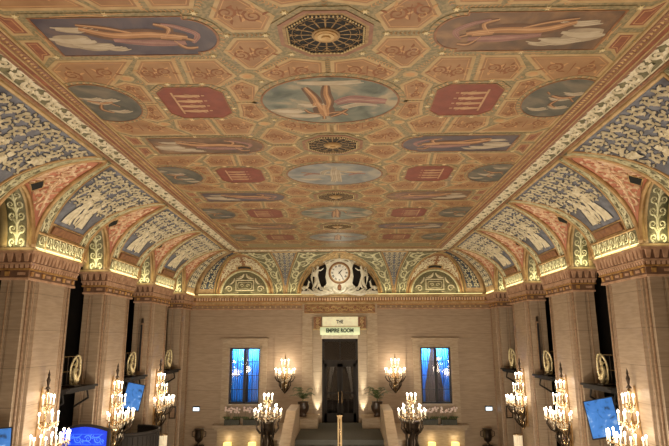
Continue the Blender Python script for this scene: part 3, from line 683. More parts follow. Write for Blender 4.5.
# ceiling edge mouldings (hanging a little below the field)
def edge(name, p0, p1, inw):
    mb = MB(); d = Vector(p1) - Vector(p0); L = d.length; d.normalize(); iw = Vector(inw)
    def bar(a, b, z0, z1, m):
        q = [Vector(p0) + iw * a, Vector(p0) + iw * b, Vector(p1) + iw * b, Vector(p1) + iw * a]
        vs = [(v.x, v.y, z) for z in (z0, z1) for v in q]
        mb.add(vs, [(3, 2, 1, 0), (4, 5, 6, 7), (0, 1, 5, 4), (1, 2, 6, 5), (2, 3, 7, 6), (3, 0, 4, 7)], m)
    bar(.0, .035, ZC - .03, ZC + .02, 'ceiltan'); bar(-.13, .0, ZC - .045, ZC + .02, 'edgebrown'); bar(-.155, -.13, ZC - .06, ZC + .02, 'ceiltan')
    bar(-.24, -.155, ZC - .05, ZC + .02, 'redmould'); bar(-.262, -.24, ZC - .06, ZC + .02, 'ceiltan'); bar(-.33, -.262, ZC - .055, ZC + .02, 'edgebrown')
    n = int(L / .085)
    for i in range(n):
        c = Vector(p0) + d * ((i + .5) * L / n) + iw * -.065
        e = [c + d * a + iw * b for a, b in ((-.028, 0), (0, -.045), (.028, 0), (0, .045))]
        vs = [(v.x, v.y, ZC - .046) for v in e] + [(c.x, c.y, ZC - .07)]
        mb.add(vs, [(0, 1, 4), (1, 2, 4), (2, 3, 4), (3, 0, 4)], 'gold')
    return struct(name, mb)
edge('trim_3', (-WC, -2, 0), (-WC, 23.6, 0), (1, 0, 0)); edge('trim_4', (WC, -2, 0), (WC, 23.6, 0), (-1, 0, 0)); edge('trim_5', (-WC - .33, 23.6, 0), (WC + .33, 23.6, 0), (0, -1, 0))
# murals
def ell(cx, cy, rx, ry, n=40, xlim=None):
    P = [(cx + rx * cos(2 * pi * i / n), cy + ry * sin(2 * pi * i / n)) for i in range(n)]
    if xlim: P = [(max(-xlim, min(xlim, x)), y) for x, y in P]
    return P
M['skinlt'] = mat('painted_figure_lights', (.55, .34, .19), (.48, .28, .14), .5, scale=4)
M['skindk'] = mat('painted_figure_outline', (.16, .085, .05), (.12, .06, .035), .5, scale=4)
M['cloudlt'] = mat('painted_cloud_lights', (.52, .45, .34), (.44, .36, .25), .5, scale=4)
M['rosedk'] = mat('painted_drapery_folds', (.20, .10, .085), (.16, .08, .07), .5, scale=4)
def pstroke(mb, surf, pts, w, h, m):
    if m == 'skin':
        stroke(mb, surf, pts, lambda t: w(t) * 1.18 + .008, h - .0004, 'skindk'); stroke(mb, surf, pts, w, h, 'skin'); stroke(mb, surf, [(x + .008, y - .01) for x, y in pts], lambda t: w(t) * .42, h + .0006, 'skinlt')
    elif m == 'cloud':
        stroke(mb, surf, pts, w, h, m)
        for k in (-1, 0, 1): stroke(mb, surf, [(x * 1.0 + .05 * k, y + .035 * k) for x, y in pts], lambda t: w(t) * .28, h + .0005 + .0001 * k, 'cloudlt')
    elif m == 'rose':
        stroke(mb, surf, pts, w, h, m)
        for k in (-.3, 0, .3): stroke(mb, surf, [(x, y + k * w(.5)) for x, y in pts], lambda t: w(t) * .12, h + .0005, 'rosedk' if k else 'cloudlt')
    else: stroke(mb, surf, pts, w, h, m)
def mural(name, outer, inner, center, pm, label, group, seed, figs, ringmat='ceil', beads=True):
    t = thing(name, label, 'mural', (center[0], center[1], ZC), group)
    mb = MB(); mb.ring(outer, inner, ZC - .010, ZC, ringmat); mb.ring(inner, [(center[0] + (x - center[0]) * .97, center[1] + (y - center[1]) * .97) for x, y in inner], ZC - .018, ZC - .008, 'bronze')
    n = len(outer)
    for i in range(n):
        j = (i + 1) % n
        for q in (.25, .75):
            a = Vector(outer[i]).lerp(Vector(outer[j]), q); b = Vector(inner[i]).lerp(Vector(inner[j]), (q + .3) % 1)
            if (a - b).length < .03: continue
            sfm = lambda u, v, h: Vector((u, v, ZC - .010 - h)); stroke(mb, sfm, [tuple(a.lerp(b, .15)), tuple(a.lerp(b, .85))], lambda t: .016, .001, 'ceilscroll2')
    obj('frame', mb, t, label='green garland frame')
    mb = MB(); mb.prism(inner, ZC - .012, ZC - .002, pm); obj('painted_field', mb, t)
    fg = MB(); sf = lambda u, v, h: Vector((center[0] + u, center[1] + v, ZC - .0125 - h))
    figs(fg, sf, random.Random(seed)); obj('painted_figures', fg, t, label='flesh and drapery coloured painted figures')
    return t
W_ = lambda w: (lambda t: w * (.35 + .65 * sin(pi * (.1 + .8 * t))))
def fig_oval(kind):
    def f(mb, s, r):
        fl = 1 if kind % 2 == 0 else -1
        if kind == 0:
            for (x, y, w, L) in ((-.75, .35, .28, .5), (-.45, .55, .2, .6), (.0, -.72, .16, 1.0), (-.3, .1, .2, .4)): pstroke(mb, s, [(x - L / 2, y), (x, y + .03), (x + L / 2, y - .02)], W_(w), .0006, 'cloud')
            pstroke(mb, s, [(.1, .05), (.35, -.1), (.65, -.05), (.95, .0)], W_(.30), .001, 'rose'); pstroke(mb, s, [(.2, .25), (.5, .1), (.8, .15)], W_(.12), .0015, 'cloud')
            for P, w in (([(-.28, .15), (-.22, .02), (-.12, .4)], .15), ([(-.16, .30), (-.22, .05), (-.27, -.2), (-.40, -.55)], .17), ([(-.06, .30), (-.02, .0), (-.06, -.3), (-.05, -.62)], .16), ([(-.12, .12), (-.12, .3), (-.09, .6)], .32), ([(-.1, .5), (.15, .42), (.3, .55)], .08), ([(-.15, .5), (-.35, .45), (-.45, .3)], .07), ([(-.12, .6), (-.12, .72)], .1), ([(.3, .3), (.15, .5), (0, .62)], .09)): pstroke(mb, s, P, W_(w), .002, 'skin')
        else:
            for i in range(3): x = r.uniform(-.8, .8); y = r.uniform(-.5, .5); pstroke(mb, s, [(x - .25, y), (x, y + .05), (x + .25, y)], W_(.16), .0006, 'cloud')
            for P, w in (([(0, -.45), (.02, -.1), (0, .3), (.04, .6)], .2), ([(-.08, -.3), (-.1, .2), (-.12, .6)], .13), ([(0, -.45), (-.18, -.25), (-.35, -.3)], .08), ([(.05, -.4), (.25, -.25), (.3, 0)], .08), ([(0, -.6), (0, -.48)], .12)): pstroke(mb, s, [(x * fl, y) for x, y in P], W_(w), .002, 'cloud' if kind == 1 else 'skin')
            for i in range(2): x = (i - .5) * 1.1; pstroke(mb, s, [(x - .2, .05), (x, -.1), (x + .2, -.05)], W_(.12), .0018, 'rose'); pstroke(mb, s, [(x - .25, -.2), (x, -.12)], W_(.08), .002, 'skin')
    return f
def fig_side(sg, bright):
    def f(mb, s, r):
        F = lambda P: [(sg * x, y) for x, y in P]   # +x = towards the outer wall
        for (x, y, w, L) in ((.75, .05, .34, .5), (.5, .2, .2, .5), (.6, -.22, .14, .5), (.25, .26, .1, .3)): pstroke(mb, s, F([(x - L / 2, y), (x, y + .04), (x + L / 2, y)]), W_(w), .0006, 'cloud')
        for P, w, m in (([(.55, -.22), (.15, -.05), (-.35, -.06), (-.8, .02)], .24, 'skin'), ([(.2, .06), (-.3, .14), (-.75, .15)], .17, 'rose'), ([(-.55, -.3), (-.75, -.22), (-.95, -.05), (-.85, .15)], .09, 'rose'), ([(-.45, .0), (-.72, .04)], .27, 'skin'), ([(-.5, .02), (-.62, -.2), (-.45, -.3)], .1, 'skin'), ([(-.78, .05), (-.88, .1)], .12, 'skin'), ([(-.6, .1), (-.72, .28), (-.88, .27)], .08, 'skin'), ([(-.1, -.1), (.2, -.22), (.55, -.3)], .08, 'skin')): pstroke(mb, s, F(P), W_(w), .002, m)
    return f
def fig_oct(sg):
    def f(mb, s, r):
        for i in range(4):
            y = -.3 + .2 * i
            figure(mb, s, sg * .3, y, .55, 'cloud', .0012, 1 if i % 2 else -1, .001, False) if False else None
            for P, w in (([(-.28, 0), (-.05, .02), (.05, .0)], .085), ([(.03, 0), (.14, .01)], .12), ([(.17, .0), (.22, .0)], .06), ([(.02, .02), (.1, .09)], .03), ([(.0, -.02), (-.1, -.07)], .03)):
                pstroke(mb, s, [(-sg * x, y + yy) for x, yy in P], W_(w * 1.15), .002, 'pinkcream' if False else 'skincream')
        pstroke(mb, s, [(sg * .3, -.42), (sg * .3, .42)], lambda t: .035, .002, 'skincream')
    return f
M['skincream'] = mat('painted_cream_figures', (.52, .33, .18), (.42, .25, .13), .5, scale=4)
def fig_outer(mb, s, r):
    for i in range(4): x = r.uniform(-.35, .3); y = r.uniform(-.5, .5); pstroke(mb, s, [(x - .15, y), (x, y + .06), (x + .15, y)], W_(.12), .0008, 'cloud')
    for P, w in (([(-.2, -.15), (0, -.05), (.2, -.1)], .1), ([(0, -.05), (-.1, .2), (.05, .35)], .07), ([(.1, -.1), (.25, .1)], .05), ([(-.25, -.2), (-.32, -.3)], .05)): pstroke(mb, s, P, W_(w), .002, 'skin')
def octa(cx, cy, rx, ry, c=.5): return [(cx + sx_ * x, cy + sy_ * y) for sx_, sy_, x, y in ((1, 1, rx, ry * c), (1, 1, rx * c, ry), (-1, 1, rx * c, ry), (-1, 1, rx, ry * c), (-1, -1, rx, ry * c), (-1, -1, rx * c, ry), (1, -1, rx * c, ry), (1, -1, rx, ry * c))]
dense = lambda P, m=4: [((1 - q / m) * P[i][0] + q / m * P[(i + 1) % len(P)][0], (1 - q / m) * P[i][1] + q / m * P[(i + 1) % len(P)][1]) for i in range(len(P)) for q in range(m)]
for k in range(4):
    oy = Y1 + k * PER; yo = oy + PER / 2
    mural('oval_mural', ell(0, yo, 1.28, 1.03), ell(0, yo, 1.18, .93), (0, yo), 'oval1' if k in (0, 2) else 'oval2', '%s large central oval ceiling mural, %s' % (ORD[k], ['tumbling nude with rose drapery in clouds', 'standing pale figure on a blue-grey sky', 'small figure on a green-grey sky', 'narrowest, just before the clock wall'][k]), 'central oval murals', k, fig_oval(min(k, 2)))
    for sg, nm in ((-1, 'left'), (1, 'right')):
        mural('octagonal_mural', dense(octa(sg * 2.29, yo, .63, .70, .66)), dense(octa(sg * 2.29, yo, .55, .62, .66)), (sg * 2.29, yo), 'ceilred', '%s maroon octagonal mural with cream figures, %s of the ceiling centre' % (ORD[k], nm), 'maroon octagonal murals', k, fig_oct(sg))
        mural('outer_mural', ell(sg * 3.88, yo, .70, .84, 40, 4.2), ell(sg * 3.88, yo, .63, .76, 40, 4.19), (sg * 3.88, yo), 'outer', '%s dark round mural cut by the %s ceiling edge moulding' % (ORD[k], nm), 'dark round murals at the ceiling edges', k * 2 + (sg > 0), fig_outer)
        def side(x0, x1, h):
            P = [(1.78 - (1.78 - x0) * cos(a), h * .86 * sin(a)) for a in [-pi / 2 + pi * i / 14 for i in range(15)]]
            P = P + [(1.78, h), (x1, h), (x1, -h), (1.78, -h)]
            return [(sg * x, oy + y) for x, y in P]
        mural('side_mural', side(1.34, 3.80, .55), side(1.42, 3.74, .47), (sg * 2.65, oy), 'night' if (k % 2 == 0) == (sg < 0) else 'dusk', '%s long round-ended mural of reclining figures, %s side of the ceiling' % (ORD[k], nm), 'long side murals', k, fig_side(sg, 1))
    # pierced octagonal grilles
    t = thing('ceiling_grille', '%s pierced octagonal ceiling grille with a gilt centre boss' % ORD[k], 'ceiling grille', (0, oy, ZC), 'octagonal ceiling grilles')
    mb = MB()
    mb.ring(octa(0, oy, .70, .62, .42), octa(0, oy, .62, .55, .42), ZC - .012, ZC, 'ceil'); mb.ring(octa(0, oy, .62, .55, .42), octa(0, oy, .565, .50, .42), ZC - .022, ZC, 'edgebrown'); mb.ring(octa(0, oy, .565, .50, .42), octa(0, oy, .52, .46, .42), ZC - .02, ZC, 'gridgold')
    obj('frame', mb, t)
    mb = MB(); mb.prism(octa(0, oy, .56, .50, .42), ZC - .012, ZC - .001, 'black'); obj('backing', mb, t)
    mb = MB(); sf = lambda u, v, h: Vector((u, oy + v * .89, ZC - .014 - h))
    for i in range(16):
        a = 2 * pi * i / 16; c, s_ = cos(a), sin(a)
        Rt = lambda P: [(x * c - y * s_, x * s_ + y * c) for x, y in P]
        stroke(mb, sf, Rt([(.18, 0), (.30, 0), (.50, 0)]), leafw(.018), .006, 'gridgold', 0)
        for q in (1, -1):
            stroke(mb, sf, Rt([(x, q * y) for x, y in arc((.30, .0), (.42, .055), -.4, 4)]), leafw(.014), .006, 'gridgold', 0)
            stroke(mb, sf, Rt([(x, q * y) for x, y in arc((.40, .0), (.50, .07), -.4, 4)]), leafw(.014), .006, 'gridgold', 0)
    for rr in (.33, .45): mb.tube([sf(rr * cos(2 * pi * i / 32), rr * sin(2 * pi * i / 32), 0) for i in range(32)], .005, 'gridgold', 5, True)
    P = octa(0, 0, .50, .50, .42)
    for x, y in dense(P, 8): mb.ball((x, oy + y * .89, ZC - .03), .016, 'star', 5)
    obj('lattice', mb, t, label='gilt openwork lattice')
    mb = MB()
    for r_, z_, m_ in ((.19, .03, 'gridgold'), (.155, .045, 'gold'), (.11, .055, 'goldlt'), (.06, .075, 'gold')): mb.prism([(r_ * cos(2 * pi * i / 24), oy + r_ * .89 * sin(2 * pi * i / 24)) for i in range(24)], ZC - z_, ZC - .01, m_)
    obj('boss', mb, t, label='round gilt centre boss')
# ------------------------------------------------------------------ pillars
CAP = 7.0
def capital(mb, x0, x1, y0, y1, dent=True):
    """entablature ring round a block; overhangs grow upward"""
    def lvl(z0, z1, o, m): mb.box(x0 - o, x1 + o, y0 - o, y1 + o, z0, z1, m)
    lvl(7.0, 7.05, .03, 'terra'); lvl(7.05, 7.22, .015, 'terrashade'); lvl(7.22, 7.26, .06, 'terra_gold'); lvl(7.26, 7.35, .04, 'terrashade')
    lvl(7.35, 7.39, .08, 'terra'); lvl(7.39, 7.60, .07, 'terrashade'); lvl(7.60, 7.66, .135, 'terra'); lvl(7.66, Z0, .16, 'goldlt')
    def along(o, step, f):
        for (ax, fix, a, b, sg) in (('y', x0 - o, y0 - o, y1 + o, -1), ('y', x1 + o, y0 - o, y1 + o, 1), ('x', y0 - o, x0 - o, x1 + o, -1), ('x', y1 + o, x0 - o, x1 + o, 1)):
            n = max(1, int((b - a) / step)); st = (b - a) / n
            for i in range(n):
                c = a + (i + .5) * st
                f((lambda u, d, z: ((fix + sg * d, c + u, z) if ax == 'y' else (c + u, fix + sg * d, z))), i)
    def hexa(P, u, d0, d1, z0, z1, m, ud=None):
        ud = u if ud is None else ud
        vs = [P(-ud, d0, z0), P(ud, d0, z0), P(u, d0, z1), P(-u, d0, z1), P(-ud, d1 * .5, z0), P(ud, d1 * .5, z0), P(u, d1, z1), P(-u, d1, z1)]
        mb.add(vs, [(4, 5, 6, 7), (0, 4, 7, 3), (1, 2, 6, 5), (3, 7, 6, 2), (0, 1, 5, 4)], m)
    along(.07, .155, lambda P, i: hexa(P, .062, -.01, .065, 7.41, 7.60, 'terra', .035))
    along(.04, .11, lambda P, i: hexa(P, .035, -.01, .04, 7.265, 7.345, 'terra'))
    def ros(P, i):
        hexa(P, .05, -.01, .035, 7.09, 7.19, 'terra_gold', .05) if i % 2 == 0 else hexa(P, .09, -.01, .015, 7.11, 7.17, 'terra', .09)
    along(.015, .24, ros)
def pier(sg, y0, label, group, y1=None):
    y1 = y1 or y0 + PL
    t = thing('pillar', label, 'pillar', (sg * 7.25, (y0 + y1) / 2, 0), group)
    a, b = y0 + .13, y1 - .13
    P = [(6.99, a + .42), (7.05, a + .40), (7.05, a + .34), (7.02, a + .34), (7.02, a + .26), (7.09, a + .26), (7.09, a + .18), (7.06, a + .16), (7.06, a + .0), (7.34, a), (7.34, a + .05), (7.40, a + .05), (7.40, a), (7.62, a)]
    Q = [(x, (a + b) - y) for x, y in reversed(P)]
    poly = [(sg * x, y) for x, y in P + Q]
    if sg < 0: poly = poly[::-1]
    mb = MB(); mb.prism(poly, .35, CAP, 'trav'); obj('shaft', mb, t)
    mb = MB(); mb.box(sg * 6.93, sg * 7.64, a - .04, b + .04, 0, .35, 'trav_dark'); mb.box(sg * 6.96, sg * 7.63, a - .02, b + .02, .35, .42, 'trav_dark'); obj('plinth', mb, t)
    mb = MB()
    for yy in (a + .30, a + .13, b - .30, b - .13): mb.tube([(sg * 7.035, yy, .42), (sg * 7.035, yy, CAP)], .028, 'trav_dark', 6)
    mb.box(sg * 6.985, sg * 7.05, a + .425, a + .45, .5, CAP - .06, 'trav_dark'); mb.box(sg * 6.985, sg * 7.05, b - .45, b - .425, .5, CAP - .06, 'trav_dark')
    mb.box(sg * 7.44, sg * 7.46, a - .015, a + .01, .5, CAP - .05, 'trav_dark')
    obj('edge_moulding', mb, t, label='darker vertical bead mouldings')
    mb = MB(); X0, X1 = sorted((sg * 7.0, sg * 7.62)); capital(mb, X0, X1, y0 + .10, y1 - .10); obj('capital', mb, t, label='carved terracotta capital with rows of leaves and rosettes')
    return t
pl = {}
for sg, nm in ((-1, 'left'), (1, 'right')):
    g = 'travertine pillars along the %s side' % nm
    p1 = pier(sg, 12.2, 'tall travertine pillar nearest the %s edge of the photo' % nm, g)
    o = p1.location.copy()
    dup(p1, (o[0], o[1] - PITCH, o[2]), 'tall travertine pillar just outside the %s edge of the photo' % nm)
    dup(p1, (o[0], o[1] + PITCH, o[2]), 'tall travertine pillar, second on the %s going toward the clock wall' % nm)
    dup(p1, (o[0], o[1] + 2 * PITCH, o[2]), 'tall travertine pillar, third on the %s, before the corner pillar' % nm)
    pier(sg, 24.35, 'narrow travertine corner pillar where the %s side meets the clock wall' % nm, g, 26.1)
# ------------------------------------------------------------------ walls and floor
mb = MB(); mb.box(-9.2, 9.2, -2.2, 26.3, -.2, 0, 'floor'); struct('floor', mb)
for sg, nm in ((-1, 'left'), (1, 'right')):
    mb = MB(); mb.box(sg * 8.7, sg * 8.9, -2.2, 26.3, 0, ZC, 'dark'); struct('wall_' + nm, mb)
    mb = MB(); mb.box(sg * 7.0, sg * 7.6, -2.2, 8.2, 0, Z0, 'trav'); struct('wall_%s_near' % nm, mb)
mb = MB(); mb.box(-9, 9, -2.3, -2.1, 0, ZC, 'trav'); struct('wall_back', mb)
# end wall with openings for two windows and the door
WN = [(-5.12, -3.72), (3.72, 5.10)]; WZ = (2.77, 5.26); DX = .83; DZ = (1.94, 5.66)
def slab(mb, x0, x1, z0, z1, y0, y1, m): mb.box(x0, x1, y0, y1, z0, z1, m)
mb = MB(); yb = 26.35
slab(mb, -8.9, WN[0][0], 0, ZC, YE, yb, 'trav'); slab(mb, WN[0][1], -DX, 0, ZC, YE, yb, 'trav'); slab(mb, DX, WN[1][0], 0, ZC, YE, yb, 'trav'); slab(mb, WN[1][1], 8.9, 0, ZC, YE, yb, 'trav')
for a, b_ in WN: slab(mb, a, b_, 0, WZ[0], YE, yb, 'trav'); slab(mb, a, b_, WZ[1], ZC, YE, yb, 'trav')
slab(mb, -DX, DX, 0, DZ[0], YE, yb, 'trav'); slab(mb, -DX, DX, DZ[1], ZC, YE, yb, 'trav')
struct('wall_end', mb)
# raised panels either side of the portal
for i, sg in ((6, -1), (7, 1)):
    mb = MB(); slab(mb, *(sorted((sg * 1.75, sg * 3.05))), 1.9, 7.02, YE - .05, YE + .01, 'trav'); struct('trim_%d' % i, mb)
# end cornice
mb = MB()
def lvl(z0, z1, o, m): mb.box(-6.98, 6.98, YE - o, YE + .02, z0, z1, m)
lvl(7.02, 7.06, .07, 'terra'); lvl(7.06, 7.22, .05, 'trav_dark'); lvl(7.22, 7.26, .10, 'terra_gold'); lvl(7.26, 7.38, .08, 'terra'); lvl(7.38, 7.42, .14, 'terra_gold'); lvl(7.42, 7.58, .12, 'bronze'); lvl(7.58, 7.66, .26, 'goldlt'); lvl(7.66, 7.70, .30, 'goldlt')
n = 110
for i in range(n):
    x = -6.8 + 13.6 * (i + .5) / n
    mb.box(x - .035, x + .035, YE - .20, YE - .1, 7.43, 7.56, 'pinkcream')
    if i % 2 == 0: mb.ball((x, YE - .06, 7.14), .045, 'goldlt', 6)
    mb.box(x - .05, x + .05, YE - .12, YE - .07, 7.28, 7.36, 'goldlt')
struct('trim_8', mb)
# portal surround
t = mb = MB(); slab(mb, -1.75, -1.27, 1.94, 7.28, YE - .14, YE + .01, 'stonepale'); slab(mb, 1.27, 1.75, 1.94, 7.28, YE - .14, YE + .01, 'stonepale'); slab(mb, -1.27, 1.27, 6.68, 7.28, YE - .14, YE + .01, 'stonepale')
slab(mb, -1.82, 1.82, 7.28, 7.33, YE - .18, YE + .01, 'goldlt'); slab(mb, -1.66, 1.66, 6.84, 7.26, YE - .16, YE - .13, 'bronze')
for z in (6.85, 7.24): mb.tube([(-1.66, YE - .165, z), (1.66, YE - .165, z)], .018, 'gold', 5)
vine(mb, lambda u, v, h: Vector((u, YE - .162 - h, 7.05 + v)), -1.6, 1.6, .15, 'goldlt', .03, .06)
struct('trim_9', mb)
# window surrounds and windows
for i, (a, b_) in enumerate(WN):
    nm = ('left', 'right')[i]
    mb = MB(); c = (a + b_) / 2
    for s in (-1, 1):
        slab(mb, *sorted((c + s * .70, c + s * 1.04)), 1.95, 5.62, YE - .07, YE + .01, 'stonepale'); slab(mb, *sorted((c + s * .74, c + s * .80)), 2.7, 5.36, YE - .10, YE, 'stonepale')
    slab(mb, c - .70, c + .70, 5.30, 5.62, YE - .07, YE + .01, 'stonepale'); slab(mb, c - 1.10, c + 1.10, 5.62, 5.70, YE - .16, YE, 'stonepale'); slab(mb, c - 1.06, c + 1.06, 5.56, 5.62, YE - .11, YE, 'stonepale')
    slab(mb, c - .80, c + .80, 5.30, 5.36, YE - .10, YE, 'stonepale'); slab(mb, c - .72, c + .72, 2.68, 2.76, YE - .14, YE, 'stonepale')
    struct('trim_%d' % (10 + i), mb)
    w = bpy.data.objects.new('window_%d' % (i + 1), None); COL.objects.link(w); w.location = (c, YE + .1, WZ[0]); w['kind'] = 'structure'; ORG[w.name] = (c, YE + .1, WZ[0])
    mb = MB(); y0, y1 = YE + .06, YE + .14
    slab(mb, a, a + .06, *WZ, y0, y1, 'ink'); slab(mb, b_ - .06, b_, *WZ, y0, y1, 'ink'); slab(mb, a, b_, WZ[0], WZ[0] + .07, y0, y1, 'ink'); slab(mb, a, b_, WZ[1] - .06, WZ[1], y0, y1, 'ink'); slab(mb, c - .06, c + .06, *WZ, y0, y1, 'ink')
    obj('window_frame', mb, w)
    for s in (-1, 1):
        xa, xb = sorted((c + s * .06, c + s * .64)); mb = MB()
        slab(mb, xa, xb, WZ[0] + .07, WZ[1] - .06, YE + .095, YE + .105, 'glass'); obj('window_pane', mb, w)
        mb = MB()
        for k in range(1, 4): zz = WZ[0] + k * (WZ[1] - WZ[0]) / 4; slab(mb, xa, xb, zz - .012, zz + .012, YE + .08, YE + .12, 'ink')
        slab(mb, (xa + xb) / 2 - .01, (xa + xb) / 2 + .01, WZ[0] + .05, WZ[1] - .05, YE + .08, YE + .12, 'ink')
        obj('glazing_bars', mb, w)
        # curtains
        t = thing('curtain', ('blue curtain drawn across the %s half of the left window' if i == 0 else 'blue curtain tied back at the %s side of the right window') % ('left' if s < 0 else 'right'), 'curtain', (c + s * .4, YE + .75, WZ[0] - .1), 'blue curtains')
        mb = MB()
        def cur(u, v, h, s=s, i=i, c=c):
            z = WZ[0] - .1 + u * (WZ[1] - WZ[0] + .2)
            xo = .72; wd = .66 if i == 0 else (.26 + .22 * abs(u - .28) * (1.6 if u > .28 else .6) + .12 * u)
            x = xo - v * wd
            return Vector((c + s * x, YE + .75 + .035 * sin(v * (38 if i == 0 else 30)) + h, z))
        mb.grid(cur, 14, 48, 'bluecurtain', .004); obj('fabric', mb, t, True)
    mb = MB(); slab(mb, a - .3, b_ + .3, WZ[0] - .4, WZ[1] + .3, 27.2, 27.3, 'drape'); slab(mb, a - .35, a - .3, WZ[0] - .4, WZ[1] + .3, yb, 27.3, 'dark'); slab(mb, b_ + .3, b_ + .35, WZ[0] - .4, WZ[1] + .3, yb, 27.3, 'dark'); slab(mb, a - .35, b_ + .35, WZ[1] + .3, WZ[1] + .35, yb, 27.3, 'dark'); slab(mb, a - .35, b_ + .35, WZ[0] - .45, WZ[0] - .4, yb, 27.3, 'dark')
    struct('wall_behind_window_%d' % (i + 1), mb)
# door
d = bpy.data.objects.new('door_1', None); COL.objects.link(d); d.location = (0, YE + .1, DZ[0]); d['kind'] = 'structure'; ORG[d.name] = (0, YE + .1, DZ[0])
mb = MB(); y0, y1 = YE - .02, YE + .14
slab(mb, -DX, -DX + .10, *DZ, y0, y1, 'darkwood'); slab(mb, DX - .10, DX, *DZ, y0, y1, 'darkwood'); slab(mb, -DX, DX, DZ[1] - .12, DZ[1], y0, y1, 'darkwood'); slab(mb, -DX, DX, 4.55, 4.70, y0, y1, 'darkwood'); slab(mb, -.03, .03, 4.7, 5.54, y0, y1, 'darkwood')
obj('door_frame', mb, d)
for s in (-1, 1):
    mb = MB(); slab(mb, *sorted((s * .03, s * .73)), 4.7, 5.54, YE + .05, YE + .06, 'doorglass'); obj('transom_pane', mb, d)
    mb = MB(); xa, xb = .015, .725
    def SB(x0, x1, z0, z1, m='darkwood', ya=YE + .02, yb2=YE + .09): slab(mb, *sorted((s * x0, s * x1)), z0, z1, ya, yb2, m)
    SB(xa, xa + .12, 1.95, 4.55); SB(xb - .12, xb, 1.95, 4.55); SB(xa, xb, 1.95, 2.35); SB(xa, xb, 4.40, 4.55); SB(xa, xb, 3.20, 3.28); SB(.36, .38, 2.35, 4.4)
    lf = obj('door_leaf', mb, d)
    mb = MB(); SB(xa + .12, xb - .12, 2.35, 4.40, 'doorglass', YE + .05, YE + .06); obj('pane', mb, lf)
    mb = MB(); mb.tube([(s * .08, YE - .03, 2.8), (s * .08, YE - .03, 3.3)], .018, 'brass', 6); obj('door_handle', mb, lf)
    t = thing('curtain', 'white drape seen through the door glass, %s side' % ('left' if s < 0 else 'right'), 'curtain', (s * .45, 27.4, 2.6), 'white drapes behind the door')
    mb = MB()
    def cur(u, v, h, s=s):
        z = 2.9 + u * 1.75; wd = .50 - .32 * sin(pi * min(1, (1 - u) * .9) * .5); return Vector((s * (.72 - .55 * wd - v * wd * .5), 27.4 + .03 * sin(v * 26) + h, z))
    mb.grid(cur, 10, 30, 'whitecurtain', .004); obj('fabric', mb, t, True)
mb = MB(); slab(mb, -2, 2, 1.5, 6, 29.6, 29.7, 'dark'); slab(mb, -2.1, -2, 1.5, 6, yb, 29.7, 'dark'); slab(mb, 2, 2.1, 1.5, 6, yb, 29.7, 'dark'); slab(mb, -2.1, 2.1, 6, 6.1, yb, 29.7, 'dark'); slab(mb, -2.1, 2.1, 1.6, 1.94, yb, 29.7, 'dark'); struct('wall_beyond_door', mb)
for x in (-.4, .45):
    t = thing('dining_table', 'dark round table glimpsed through the door glass, %s' % ('left' if x < 0 else 'right'), 'table', (x, 28.2, 1.94))
    mb = MB(); mb.lathe([(.40, 0), (.36, .3), (.33, .72), (.34, .75)], (x, 28.2, 1.945), 'darkwood', 14); obj('tablecloth', mb, t)
# sign
t = thing('lit_sign', 'lit cream sign over the door lettered THE EMPIRE ROOM', 'sign', (0, YE - .3, 5.9))
mb = MB(); slab(mb, -.80, .84, 6.21, 6.66, YE - .42, YE - .1, 'sign'); obj('upper_face', mb, t)
mb = MB(); mb.grid(lambda u, v, h: Vector((-.90 + 1.82 * v, YE - .46 - .10 * sin(pi * u) + (-h), 5.84 + .36 * u)), 6, 2, 'signledge', .0); slab(mb, -.90, .92, 5.84, 6.20, YE - .455, YE - .1, 'signledge'); slab(mb, -.93, .95, 6.195, 6.225, YE - .5, YE - .1, 'goldlt'); obj('lower_face', mb, t)
mb = MB(); slab(mb, -.84, .84, 5.67, 5.84, YE - .42, YE - .12, 'white'); obj('valance', mb, t)
text('THE', .22, (.0, YE - .425, 6.43), 'ink', t, bold=.008, sx=.8)
text('EMPIRE ROOM', .24, (.0, YE - .575, 6.03), 'signgreen', t, bold=.012, sx=.82)
for sg, nm in ((-1, 'left'), (1, 'right')):
    t = thing('scroll_bracket', 'carved gilt bracket at the %s end of the lit sign' % nm, 'bracket', (sg * 1.02, YE - .14, 6.05), 'sign brackets')
    mb = MB(); slab(mb, *sorted((sg * .86, sg * 1.20)), 6.12, 6.66, YE - .34, YE - .14, 'bronze')
    for z in (6.24, 6.42, 6.56):
        mb.tube([(sg * 1.03 + x, YE - .36, z + zz) for x, zz in spiral(0, 0, .09, 1.4, sg, 0, 12)], .02, 'goldlt', 5)
    obj('carved_block', mb, t)
    mb = MB(); slab(mb, *sorted((sg * .84, sg * 1.24)), 6.06, 6.13, YE - .38, YE - .14, 'goldlt'); obj('shelf', mb, t)
# exit signs on the end wall
for x, nm in ((-6.56, 'left'), (6.71, 'right')):
    t = thing('exit_sign', 'small glowing blue-white sign on the end wall, %s of the %s window' % (nm, nm), 'sign', (x, YE - .06, 2.5), 'small glowing wall signs')
    mb = MB(); slab(mb, x - .16, x + .16, 2.46, 2.68, YE - .08, YE, 'screenframe'); obj('housing', mb, t)
    mb = MB(); slab(mb, x - .14, x + .14, 2.48, 2.63, YE - .09, YE - .08, 'exit'); obj('lit_face', mb, t)
